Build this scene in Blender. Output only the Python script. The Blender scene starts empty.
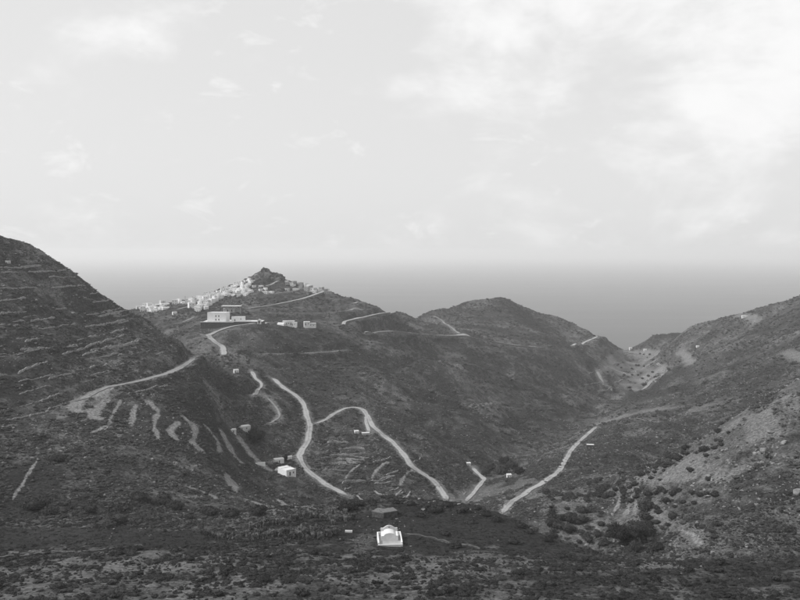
import bpy, bmesh, math, random
import numpy as np

sc = bpy.context.scene
C = sc.collection
R = math.radians

# ------------------------------------------------------------------ camera, sky, sun, exposure
CAMZ = 300.0            # the viewpoint, metres above the sea
F, HZ = 780.0, 252.0    # focal length and horizon row of the 800 x 600 photograph
cam_d = bpy.data.cameras.new('camera')
cam = bpy.data.objects.new('camera', cam_d); C.objects.link(cam)
cam.location = (0, 0, CAMZ); cam.rotation_euler = (R(90), 0, 0)
cam_d.sensor_width = 36.0; cam_d.lens = 36.0 * F / 800.0
cam_d.shift_y = -(300 - HZ) / 800.0
cam_d.clip_start = 0.5; cam_d.clip_end = 200000
sc.camera = cam

SUN_AZ, SUN_EL = R(-92), R(39)      # azimuth from +Y towards +X (negative: from the left)
world = bpy.data.worlds.new('World'); sc.world = world; world.use_nodes = True
nt = world.node_tree; nt.nodes.clear()
def N(tree, kind, **kw):
    n = tree.nodes.new(kind)
    for k, v in kw.items():
        if k.startswith('i_'):
            key = k[2:]
            key = int(key) if key.isdigit() else key.replace('_', ' ')
            n.inputs[key].default_value = v
        else: setattr(n, k, v)
    return n
def L(tree, a, b): tree.links.new(a, b)
out = N(nt, 'ShaderNodeOutputWorld')
bg = N(nt, 'ShaderNodeBackground', i_Strength=0.12)
sky = N(nt, 'ShaderNodeTexSky', sky_type='NISHITA', sun_disc=False, sun_elevation=SUN_EL, sun_rotation=SUN_AZ,
        altitude=300, air_density=1.0, dust_density=4.0, ozone_density=1.0)
bw = N(nt, 'ShaderNodeRGBToBW'); L(nt, sky.outputs[0], bw.inputs[0])
# thin veil, small puffs, and a bank of soft cloud towards +X
tc = N(nt, 'ShaderNodeTexCoord')
mp = N(nt, 'ShaderNodeMapping'); mp.inputs['Location'].default_value = (2.3, 0.7, 1.45); mp.inputs['Scale'].default_value = (1.0, 1.0, 1.7); L(nt, tc.outputs['Generated'], mp.inputs[0])
cn = N(nt, 'ShaderNodeTexNoise', i_Scale=4.6, i_Detail=9.0, i_Roughness=0.56, i_Distortion=0.25); L(nt, mp.outputs[0], cn.inputs['Vector'])
dotn = N(nt, 'ShaderNodeVectorMath', operation='DOT_PRODUCT'); dotn.inputs[1].default_value = (0.36, 0.88, 0.31); L(nt, tc.outputs['Generated'], dotn.inputs[0])
bank = N(nt, 'ShaderNodeMapRange', i_1=0.91, i_2=0.995, i_3=0.0, i_4=0.20); bank.interpolation_type = 'SMOOTHSTEP'; L(nt, dotn.outputs['Value'], bank.inputs[0])
cs_ = N(nt, 'ShaderNodeMath', operation='ADD'); L(nt, cn.outputs[0], cs_.inputs[0]); L(nt, bank.outputs[0], cs_.inputs[1])
mp2 = N(nt, 'ShaderNodeMapping'); mp2.inputs['Location'].default_value = (5.2, 1.1, 3.9); mp2.inputs['Scale'].default_value = (1.0, 1.0, 2.0); L(nt, tc.outputs['Generated'], mp2.inputs[0])
pn = N(nt, 'ShaderNodeTexNoise', i_Scale=13.0, i_Detail=8.0, i_Roughness=0.62, i_Distortion=0.5); L(nt, mp2.outputs[0], pn.inputs['Vector'])
pr = N(nt, 'ShaderNodeMapRange', i_1=0.57, i_2=0.85, i_3=0.0, i_4=1.2); L(nt, pn.outputs[0], pr.inputs[0])
cr = N(nt, 'ShaderNodeMapRange', i_1=0.55, i_2=0.84, i_3=0.0, i_4=1.0); cr.interpolation_type = 'SMOOTHSTEP'
pa = N(nt, 'ShaderNodeMath', operation='MULTIPLY_ADD', i_1=0.22, i_2=-0.11); L(nt, pn.outputs[0], pa.inputs[0])
cs2 = N(nt, 'ShaderNodeMath', operation='ADD'); L(nt, cs_.outputs[0], cs2.inputs[0]); L(nt, pa.outputs[0], cs2.inputs[1]); L(nt, cs2.outputs[0], cr.inputs[0])
cmx = N(nt, 'ShaderNodeMath', operation='MAXIMUM'); L(nt, cr.outputs[0], cmx.inputs[0]); L(nt, pr.outputs[0], cmx.inputs[1])
VEIL, CLOUD = 7.4, 8.1              # on the sky's own scale
mixv = N(nt, 'ShaderNodeMix', data_type='FLOAT', i_0=0.80, i_3=VEIL); L(nt, bw.outputs[0], mixv.inputs[2])
mixc = N(nt, 'ShaderNodeMix', data_type='FLOAT', i_3=CLOUD); L(nt, mixv.outputs[0], mixc.inputs[2]); L(nt, cmx.outputs[0], mixc.inputs[0])
L(nt, mixc.outputs[0], bg.inputs[0]); L(nt, bg.outputs[0], out.inputs[0])

sun_d = bpy.data.lights.new('sun', 'SUN'); sun_d.energy = 3.5; sun_d.angle = R(1.0); sun_d.color = (1, 1, 1)
sun = bpy.data.objects.new('sun', sun_d); C.objects.link(sun)
sun.rotation_euler = (R(90) - SUN_EL, 0, -SUN_AZ + math.pi)
sun.location = (-200, 0, 600)

sc.view_settings.view_transform = 'Standard'; sc.view_settings.look = 'None'
sc.view_settings.exposure = 0.0; sc.view_settings.gamma = 1.0; sc.view_settings.use_curve_mapping = False
sc.cycles.use_denoising = True
sc.cycles.max_bounces = 6; sc.cycles.volume_bounces = 3; sc.cycles.diffuse_bounces = 3
sc.cycles.glossy_bounces = 2; sc.cycles.transmission_bounces = 2; sc.cycles.transparent_max_bounces = 6

rng = np.random.default_rng(7); rnd = random.Random(7)

# ------------------------------------------------------------------ materials (all neutral: the photograph is black and white)
def mat(name, val, rough=0.9, var=0.0, scale=1.0, spec=0.2, bump=0.0):
    m = bpy.data.materials.new(name); m.use_nodes = True
    t = m.node_tree; b = t.nodes['Principled BSDF']
    b.inputs['Roughness'].default_value = rough; b.inputs['Specular IOR Level'].default_value = spec
    b.inputs['Base Color'].default_value = (val, val, val, 1)
    if var:
        g = N(t, 'ShaderNodeNewGeometry')
        n1 = N(t, 'ShaderNodeTexNoise', i_Scale=scale, i_Detail=6.0, i_Roughness=0.65); L(t, g.outputs['Position'], n1.inputs['Vector'])
        r = N(t, 'ShaderNodeMapRange', i_1=0.3, i_2=0.7, i_3=val * (1 - var), i_4=val * (1 + var)); L(t, n1.outputs[0], r.inputs[0])
        L(t, r.outputs[0], b.inputs['Base Color'])
        if bump:
            bp = N(t, 'ShaderNodeBump', i_Strength=bump, i_Distance=0.3); L(t, n1.outputs[0], bp.inputs['Height']); L(t, bp.outputs[0], b.inputs['Normal'])
    return m

# ------------------------------------------------------------------ numpy noise
_perm = np.random.default_rng(3).permutation(4096)
def _h(ix, iy, seed):
    return _perm[(_perm[(ix + seed * 131) & 4095] + iy) & 4095] / 4095.0
def vnoise(x, y, seed=0):
    ix = np.floor(x).astype(np.int64); iy = np.floor(y).astype(np.int64)
    fx = x - ix; fy = y - iy
    fx = fx * fx * fx * (fx * (fx * 6 - 15) + 10); fy = fy * fy * fy * (fy * (fy * 6 - 15) + 10)
    a = _h(ix, iy, seed); b = _h(ix + 1, iy, seed); c = _h(ix, iy + 1, seed); d = _h(ix + 1, iy + 1, seed)
    return (a + (b - a) * fx) * (1 - fy) + (c + (d - c) * fx) * fy - 0.5
def fbm(x, y, wl, oct=4, rough=0.5, seed=0):
    r = 0; amp = 1.0
    for k in range(oct):
        ca, sa = math.cos(k * 1.1 + seed), math.sin(k * 1.1 + seed)
        r = r + amp * vnoise((x * ca - y * sa) / wl + 17.3 * k, (x * sa + y * ca) / wl - 9.1 * k, seed + k)
        amp *= rough; wl /= 2.03
    return r
def sstep(x, a, b):
    t = np.clip((x - a) / (b - a), 0, 1); return t * t * (3 - 2 * t)

# ------------------------------------------------------------------ terrain: surveyed points (bearing u, dip v, distance d)
# A point is surveyed from the viewpoint as a bearing, a dip below the horizon and a distance; the relief is
# a smooth surface through all of them, in log-polar plan coordinates (conformal, so isotropic on the ground).
S = []   # polylines of (u, v, d)
def line(*p): S.append(p)
# the slope under the viewpoint
for d, z in ((3, 298.2), (12, 290), (30, 280.5), (60, 266), (95, 252.5)):
    v = HZ + F * (CAMZ - z) / d
    line((-700, v, d), (1500, v, d))
line((-300, 610, 118), (0, 603, 120), (400, 602, 120), (800, 602, 120), (1100, 606, 118))
line((-300, 585, 140), (0, 580, 138), (400, 577, 140), (800, 577, 142), (1100, 577, 142))
line((-300, 560, 165), (0, 559, 160), (100, 557, 163), (200, 556, 163), (400, 558, 168), (500, 561, 165), (600, 561, 168), (700, 562, 168), (800, 563, 168), (1100, 560, 170))
# field on the left and the knoll with the chapel
line((0, 552, 172), (100, 548, 178), (180, 546, 183))
line((0, 541, 196), (100, 535, 203), (170, 536, 205))
line((180, 546, 180), (300, 547, 184), (390, 546, 190), (450, 546, 190), (520, 552, 185), (560, 556, 180))
line((220, 532, 212), (300, 530, 212), (390, 529, 214), (450, 528, 214), (500, 534, 208), (550, 546, 198))
line((250, 517, 236), (300, 512, 240), (350, 513, 236), (390, 511, 236), (440, 511, 236), (490, 518, 226), (530, 531, 214))
line((290, 507, 252), (340, 501, 254), (400, 500, 255), (450, 502, 252), (490, 510, 242), (520, 522, 230), (560, 541, 212), (600, 556, 190))
# hidden drop behind the knoll
line((300, 520, 285), (350, 530, 295), (400, 537, 300), (450, 540, 300), (490, 543, 290), (530, 552, 275))
# gully behind the near slope on the right
line((560, 566, 235), (620, 585, 220), (700, 590, 205), (800, 590, 200), (1000, 570, 210))
# near right hillside
line((545, 530, 285), (590, 545, 275), (630, 549, 262), (700, 554, 238), (800, 548, 228), (1000, 520, 230))
line((560, 505, 325), (600, 510, 318), (650, 505, 300), (700, 505, 275), (800, 492, 260), (1000, 440, 260))
line((600, 493, 350), (640, 476, 345), (690, 448, 345), (740, 414, 350), (800, 379, 355), (900, 330, 360), (1000, 290, 370))
line((650, 492, 312), (700, 470, 305), (750, 445, 305), (800, 425, 305), (1000, 360, 305))
# behind that crest
line((690, 452, 420), (740, 425, 430), (800, 395, 430), (1000, 330, 430))
line((610, 470, 430), (650, 462, 430), (700, 440, 500), (800, 388, 500), (1000, 330, 500))
line((590, 450, 490), (640, 436, 520), (700, 415, 580), (750, 395, 600), (800, 372, 600), (1000, 300, 600))
line((610, 425, 610), (650, 413, 660), (700, 395, 700), (760, 368, 720), (800, 350, 720), (1000, 270, 720))
line((630, 405, 780), (660, 392, 800), (700, 375, 820), (750, 352, 830), (800, 330, 830), (1000, 250, 830))
line((665, 371, 960), (700, 357, 950), (740, 338, 940), (770, 325, 930), (800, 313, 930), (1000, 235, 930))
line((670, 352, 1120), (700, 343, 1080), (740, 328, 1040), (770, 316, 1020))
line((635, 346, 1420), (650, 338, 1350), (690, 327, 1230), (720, 319, 1150), (750, 312, 1090), (775, 304, 1040), (800, 296, 1020), (1000, 225, 1000))
line((640, 365, 1700), (690, 350, 1500), (740, 338, 1400), (800, 330, 1300), (1000, 290, 1300))
# valley floor
line((430, 508, 385), (455, 497, 420), (480, 473, 490), (520, 452, 590), (560, 432, 700), (605, 411, 850), (640, 391, 1000), (630, 372, 1180), (622, 360, 1350), (618, 352, 1550))
line((505, 508, 345), (540, 484, 410), (570, 455, 500), (597, 427, 640))
line((500, 478, 460), (540, 458, 530), (575, 436, 640))
# flank with the dirt roads (below the chora)
line((348, 496, 400), (390, 492, 398), (440, 498, 400))
line((250, 490, 360), (300, 480, 400), (350, 470, 430), (400, 455, 455), (440, 470, 455))
line((240, 465, 400), (285, 462, 435), (305, 440, 470), (360, 430, 500), (400, 432, 510), (450, 440, 530))
line((230, 440, 420), (270, 425, 460), (310, 422, 500), (345, 406, 545), (370, 412, 545), (420, 425, 560), (480, 440, 575))
line((225, 410, 460), (255, 395, 510), (290, 390, 550), (330, 390, 590), (380, 398, 600), (440, 410, 620), (500, 425, 660), (550, 423, 720))
line((205, 375, 520), (250, 370, 570), (290, 370, 610), (340, 372, 640), (400, 380, 660), (450, 390, 690), (500, 402, 730), (550, 408, 790))
line((255, 354, 635), (270, 354, 650), (330, 353, 690), (380, 360, 720), (430, 368, 750), (480, 378, 790), (530, 391, 830), (580, 402, 850), (610, 407, 880))
line((400, 392, 640), (440, 402, 640), (480, 414, 645), (515, 428, 640), (540, 441, 625))
line((410, 398, 665), (450, 406, 672), (490, 416, 680), (525, 427, 685))
line((430, 386, 690), (480, 396, 715), (530, 408, 745), (570, 416, 770))
line((450, 395, 720), (500, 408, 750), (545, 417, 775))
# spur crest running down to the right
line((290, 331, 710), (340, 336, 730), (380, 345, 760), (420, 352, 790), (460, 361, 820), (500, 371, 850), (540, 382, 880), (580, 394, 910), (612, 402, 930))
# big house terrace
line((198, 335.5, 672), (208, 336, 674), (216, 332, 684), (228, 328.6, 694), (242, 326, 700), (258, 324, 706), (275, 322.5, 718), (300, 325, 738), (325, 327, 745))
line((190, 331, 700), (200, 328, 705), (218, 327, 708), (232, 326.3, 710), (262, 324.0, 714))
line((196, 321, 745), (220, 320.5, 748), (262, 320.5, 745))
line((165, 352, 640), (190, 345, 655))
line((224, 354, 605), (223, 348, 630), (216, 343, 650))
line((150, 345, 700), (200, 320, 780), (240, 318, 790), (290, 319, 800), (330, 322, 810), (370, 331, 840))
line((400, 351, 815), (420, 359, 850), (460, 370, 880), (500, 381, 905), (540, 390, 935), (575, 399, 960))
line((420, 349, 900), (470, 357, 920), (530, 372, 955), (580, 386, 990), (610, 394, 1005))
# hillside of the chora, roads on it
line((130, 330, 850), (160, 318, 870), (200, 313, 880), (245, 310, 880), (290, 304, 900), (325, 294, 950))
line((270, 313.5, 860), (330, 313, 880), (358, 311, 900), (385, 315, 920), (400, 320, 930))
line((334, 326, 830), (358, 320, 870), (370, 333, 860), (400, 334, 900), (430, 336, 940), (462, 337, 980), (500, 344, 1010), (535, 349, 1030), (570, 357, 1060), (600, 366, 1090))
# chora crest
line((60, 325, 900), (100, 318, 920), (135, 311, 930), (160, 307, 945), (185, 302, 960), (210, 297, 975), (235, 289, 1000), (250, 283, 1020))
line((250, 281, 1030), (258, 275, 1040), (266, 273, 1045), (275, 276, 1045), (285, 280, 1045), (300, 285, 1040), (320, 291, 1020), (340, 295.5, 1010), (354, 300, 1010), (370, 307, 1010), (390, 313.5, 1015), (402, 317, 1015))
line((330, 304, 1090), (354, 312, 1090), (370, 319, 1085), (390, 323, 1085), (402, 323, 1085))
line((690, 333, 1330), (750, 320, 1200), (800, 305, 1110), (900, 280, 1080))
line((225, 305, 920), (250, 297, 940), (280, 291, 960), (300, 294, 960))
# its far side
line((0, 345, 1150), (140, 335, 1150), (200, 325, 1180), (260, 318, 1200), (320, 322, 1180), (380, 332, 1180), (410, 336, 1160))
line((0, 380, 1400), (140, 378, 1400), (260, 370, 1450), (380, 365, 1420))
# conical hill
line((400, 323, 1000), (430, 325, 1060), (460, 325, 1130), (500, 325, 1170), (540, 332, 1180), (580, 343, 1200))
line((405, 316.5, 1150), (430, 312.5, 1200), (450, 309.5, 1250), (462, 305, 1280), (463, 303.5, 1290), (480, 301, 1300), (503, 298, 1310), (517, 304, 1320), (532, 312, 1320), (552, 315, 1330), (575, 324, 1330), (597, 336, 1330), (612, 344, 1330), (626, 351, 1330))
line((572, 346, 1230), (599, 340, 1270), (600, 355, 1180), (615, 352, 1240))
line((405, 345, 1400), (450, 345, 1520), (503, 338, 1560), (552, 345, 1560), (597, 358, 1560))
line((400, 380, 1620), (503, 375, 1750), (597, 380, 1750))
# left hill
line((-700, 420, 200), (-300, 450, 200), (-100, 505, 205), (0, 525, 217), (60, 522, 222), (110, 519, 225), (160, 522, 232), (200, 524, 240))
line((-700, 350, 260), (-300, 390, 260), (-100, 455, 262), (0, 478, 268), (60, 480, 275), (110, 480, 280), (160, 488, 285), (220, 500, 290))
line((-300, 320, 320), (-100, 395, 325), (0, 425, 325), (60, 432, 330), (110, 435, 335), (160, 448, 335), (210, 465, 340))
line((-300, 280, 370), (-100, 340, 370), (0, 370, 372), (50, 385, 380), (100, 396, 385), (150, 410, 385), (200, 428, 385))
line((-300, 240, 420), (-100, 285, 420), (0, 312, 420), (50, 334, 422), (100, 354, 428), (150, 372, 432), (190, 388, 432), (210, 402, 430))
line((-300, 215, 460), (-100, 240, 460), (0, 268, 460), (40, 288, 465), (80, 312, 470), (110, 326, 475), (140, 338, 475), (165, 352, 475), (190, 366, 470))
line((-300, 195, 500), (-100, 210, 495), (0, 238, 490), (25, 244, 495), (48, 255, 500), (65, 267, 505), (85, 280, 510), (105, 295, 515), (125, 308, 520), (140, 314, 520), (160, 326, 520), (178, 338, 520), (195, 350, 520), (212, 365, 520))
line((0, 275, 560), (60, 300, 570), (100, 330, 580), (140, 350, 590), (170, 362, 590))
line((0, 330, 700), (60, 340, 720), (110, 350, 720))
pts = []
for p in S:
    for (a, b) in zip(p[:-1], p[1:]):
        ln = math.hypot((a[0] - b[0]) / F, math.log(a[2] / b[2])); n = max(1, int(ln / 0.06))
        for k in range(n):
            t = k / n
            pts.append((a[0] + (b[0] - a[0]) * t, a[1] + (b[1] - a[1]) * t, math.exp(math.log(a[2]) * (1 - t) + math.log(b[2]) * t)))
    pts.append(p[-1])
P = np.array(pts)
pu, ps, pv = P[:, 0] / F, np.log(P[:, 2]), P[:, 1]
def kern(r2): return 0.5 * r2 * np.log(r2 + 1e-12)
n = len(P)
A = np.zeros((n + 3, n + 3))
A[:n, :n] = kern((pu[:, None] - pu) ** 2 + (ps[:, None] - ps) ** 2) + 3e-5 * np.eye(n)
A[:n, n] = 1; A[:n, n + 1] = pu; A[:n, n + 2] = ps; A[n:, :n] = A[:n, n:].T
W = np.linalg.solve(A, np.concatenate([pv, [0, 0, 0]]))

QUICK = False
US = np.concatenate([np.linspace(-700, -60, 34)[:-1], np.arange(-60, 860, 1.25), np.linspace(860, 1500, 34)])
DS = np.concatenate([np.exp(np.linspace(math.log(3), math.log(100), 34))[:-1], np.exp(np.arange(math.log(100), math.log(1950), 0.0036))])
def tps(u, s):                      # evaluated on a coarse lattice; the lattice is refined by bicubic-like resampling
    r = W[n] + W[n + 1] * u + W[n + 2] * s
    for i0 in range(0, n, 64):
        r2 = (u[..., None] - pu[i0:i0 + 64]) ** 2 + (s[..., None] - ps[i0:i0 + 64]) ** 2
        r = r + (kern(r2) * W[i0:min(i0 + 64, n)]).sum(-1)
    return r
cu = np.concatenate([np.linspace(-700, -60, 30)[:-1], np.arange(-60, 861, 10.0), np.linspace(870, 1500, 30)])
csv = np.arange(math.log(3) - 0.01, math.log(1950) + 0.03, 0.014)
coarse = tps(*np.meshgrid(cu / F, csv, indexing='xy'))      # rows: s, cols: u
def catmull(arr, pos, axis):
    i = np.clip(np.floor(pos).astype(int), 0, arr.shape[axis] - 2); t = pos - i
    def g(k): return np.take(arr, np.clip(i + k, 0, arr.shape[axis] - 1), axis=axis)
    sh = [1, 1]; sh[axis] = -1; t = t.reshape(sh)
    a, b, c, d = g(-1), g(0), g(1), g(2)
    return 0.5 * (2 * b + (c - a) * t + (2 * a - 5 * b + 4 * c - d) * t * t + (3 * b - a - 3 * c + d) * t ** 3)
fine = catmull(coarse, np.interp(US, cu, np.arange(len(cu))), 1)
V = catmull(fine, np.interp(np.log(DS), csv, np.arange(len(csv))), 0)
UU, DD = np.meshgrid(US, DS)
X = (UU - 400) / F * DD; Y = DD.copy()
Z = CAMZ - (V - HZ) / F * DD
Z = np.minimum(Z, 372)  # high cap: unseen hill left of view raised to suit a taller haze layer
# natural roughness: gullies, banks and hummocks
nf = sstep(DD, 90, 170)
Z += nf * (fbm(X, Y, 75, 3, 0.5, 5) * 5.0 * sstep(DD, 230, 600) * (1 - 0.6 * sstep(DD, 880, 980)) + fbm(X, Y, 17, 3, 0.5, 9) * 1.1 + fbm(X, Y, 5.5, 2, 0.5, 13) * 0.5)
gx, gy = X + fbm(X, Y, 90, 2, 0.5, 61) * 60, Y + fbm(X, Y, 90, 2, 0.5, 63) * 60
gul = 1 - np.abs(vnoise(gx / 55, gy / 120, 21)) * 5
Z -= sstep(gul, 0, 1) * 4.2 * sstep(DD, 420, 650) * (1 - sstep(DD, 1000, 1100) * 0.5)
tip = np.exp(-((DD - 1305) / 38) ** 2); Z += tip * (0.8 * sstep(UU, 459, 464) * (1 - sstep(UU, 505, 530)) + 1.5 * np.clip(1 - np.abs(UU - 502) / 13, 0, 1) + 2.0 * sstep(UU, 540, 550) * (1 - sstep(UU, 553, 575)))
castle = np.exp(-(((X - (265 - 400) / F * 1045) / 16) ** 2 + ((Y - 1045) / 14) ** 2))
Z += castle * fbm(X, Y, 9, 3, 0.6, 31) * 7
# terracing on the old farmed slopes
def terr(step, mask, seed):
    q = (Z + fbm(X, Y, 55, 3, 0.5, seed) * step * 2.2) / step
    fr = q - np.floor(q)
    brk = sstep(fbm(X, Y, 38, 3, 0.55, seed + 7), -0.05, 0.22)
    return (sstep(fr, 0.62, 1.0) - fr) * step * 0.36 * mask * brk
tm_left = sstep(DD, 290, 330) * (1 - sstep(DD, 520, 560)) * (1 - sstep(UU, 190, 240))
tm_far = sstep(DD, 1000, 1100) * sstep(UU, 400, 440) * 0.8
tm_mid = sstep(DD, 395, 420) * (1 - sstep(DD, 520, 560)) * sstep(UU, 290, 320) * (1 - sstep(UU, 430, 450)) * 0.8
Z += terr(4.2, tm_left, 41) + terr(7.0, tm_far, 43) + terr(3.0, tm_mid, 47)
f = sstep(DD, 1640, 1900); Z = Z * (1 - f) - 12 * f

def sample(arr, x, y):
    x = np.asarray(x, float); y = np.asarray(y, float)
    u = 400 + F * x / y
    iu = np.clip(np.searchsorted(US, u) - 1, 0, len(US) - 2); iy = np.clip(np.searchsorted(DS, y) - 1, 0, len(DS) - 2)
    fu = np.clip((u - US[iu]) / (US[iu + 1] - US[iu]), 0, 1); fy = np.clip((y - DS[iy]) / (DS[iy + 1] - DS[iy]), 0, 1)
    return (arr[iy, iu] * (1 - fu) + arr[iy, iu + 1] * fu) * (1 - fy) + (arr[iy + 1, iu] * (1 - fu) + arr[iy + 1, iu + 1] * fu) * fy
def ground(x, y): return sample(Z, x, y)
_rows = np.where(DS > 100)[0]
def hit(u, v, dmin=100, dmax=1900):
    """the ground seen from the viewpoint at bearing u and dip v"""
    d = DS[(DS >= dmin) & (DS <= dmax)]
    z = sample(Z, (u - 400) / F * d, d); vv = HZ + F * (CAMZ - z) / d
    k = np.where(vv <= v)[0]
    k = k[0] if len(k) else int(np.argmin(vv))
    dd = d[k]
    if k > 0 and vv[k - 1] > v >= vv[k]:
        t = (vv[k - 1] - v) / (vv[k - 1] - vv[k] + 1e-9); dd = d[k - 1] + (d[k] - d[k - 1]) * t
    x = (u - 400) / F * dd
    return float(x), float(dd), float(ground(x, dd))

# ------------------------------------------------------------------ gullies cut by the winter rain
def centreline(p, dmin, dmax):
    p = np.array(p, float); q = []
    for i in range(len(p) - 1):
        p0, p1, p2, p3 = p[max(i - 1, 0)], p[i], p[i + 1], p[min(i + 2, len(p) - 1)]
        m = max(2, int(np.hypot(*(p2 - p1)) / 1.0))
        for t in np.arange(m) / m:
            q.append(0.5 * (2 * p1 + (p2 - p0) * t + (2 * p0 - 5 * p1 + 4 * p2 - p3) * t * t + (3 * p1 - p0 - 3 * p2 + p3) * t ** 3))
    q.append(p[-1]); q = np.array(q)
    d = np.array([hit(u, v, dmin, dmax)[1] for u, v in q])
    ld = np.log(d)
    k = 4
    pad = np.pad(ld, k, mode='edge'); ld = np.array([np.median(pad[i:i + 2 * k + 1]) for i in range(len(ld))])
    pad = np.pad(ld, k, mode='reflect', reflect_type='odd'); ld = np.convolve(pad, np.ones(2 * k + 1) / (2 * k + 1), 'valid')
    d = np.exp(ld); x = (q[:, 0] - 400) / F * d
    xy = np.stack([x, d], 1)
    seg = np.hypot(*np.diff(xy, axis=0).T); cum = np.concatenate([[0], np.cumsum(seg)])
    tt = np.linspace(0, cum[-1], max(6, int(cum[-1] / 2.0)))
    xy = np.stack([np.interp(tt, cum, xy[:, 0]), np.interp(tt, cum, xy[:, 1])], 1)
    for _ in range(3): xy[1:-1] = (xy[:-2] + 2 * xy[1:-1] + xy[2:]) / 4
    # heights: from the dip that the photograph shows, smoothed along the way
    vv = np.interp(tt, cum, q[:, 1])
    z = ground(xy[:, 0], xy[:, 1])
    pad = np.pad(z, 5, mode='edge'); z = np.convolve(pad, np.ones(11) / 11, 'valid')
    return xy, z
def near_line(x, y, xy, zz=None):
    best = np.full(x.shape, 1e9); val = np.zeros(x.shape)
    for i in range(len(xy) - 1):
        ax, ay = xy[i]; bx, by = xy[i + 1]
        dx, dy = bx - ax, by - ay; l2 = dx * dx + dy * dy + 1e-9
        t = np.clip(((x - ax) * dx + (y - ay) * dy) / l2, 0, 1)
        dist = np.hypot(x - ax - t * dx, y - ay - t * dy)
        m = dist < best; best = np.where(m, dist, best)
        if zz is not None: val = np.where(m, zz[i] + (zz[i + 1] - zz[i]) * t, val)
    return best, val
def carve(p, depth, width, d0, d1):
    xy, _ = centreline(p, d0, d1); x0, y0 = xy.min(0) - 3 * width; x1, y1 = xy.max(0) + 3 * width
    r0, r1 = np.searchsorted(DS, [y0, y1]); m = (X[r0:r1] > x0) & (X[r0:r1] < x1); ri, ci = np.where(m); ri = ri + r0
    xx, yy = X[ri, ci] + fbm(X[ri, ci], Y[ri, ci], 30, 2, 0.5, 111) * 14, Y[ri, ci] + fbm(X[ri, ci], Y[ri, ci], 30, 2, 0.5, 113) * 14
    dist, t = near_line(xx, yy, xy, np.linspace(0.25, 1, len(xy)))
    Z[ri, ci] -= 1.5 * depth * t * np.exp(-np.abs(dist / (0.85 * width)) ** 1.3); gully[ri, ci] = np.maximum(gully[ri, ci], np.exp(-(dist / width) ** 2))
gully = np.zeros_like(Z)
carve([(405, 356), (440, 364), (480, 375), (530, 389), (585, 402)], 10, 22, 800, 1000)
carve([(380, 362), (420, 377), (460, 394), (505, 412), (555, 428)], 11, 20, 600, 800)
carve([(350, 378), (400, 402), (430, 420), (452, 438)], 8, 15, 480, 720)
carve([(300, 352), (340, 372), (375, 390), (410, 412)], 6, 13, 520, 740)
carve([(470, 352), (510, 362), (560, 376), (600, 388)], 8, 20, 900, 1100)
carve([(215, 362), (235, 385), (243, 410), (262, 440)], 6, 11, 400, 640)
carve([(790, 330), (740, 350), (690, 376), (650, 394)], 9, 22, 740, 1000)
carve([(790, 362), (740, 380), (690, 402), (640, 420)], 7, 16, 560, 760)
carve([(735, 402), (700, 422), (660, 445), (620, 465)], 6, 12, 420, 640)
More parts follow.
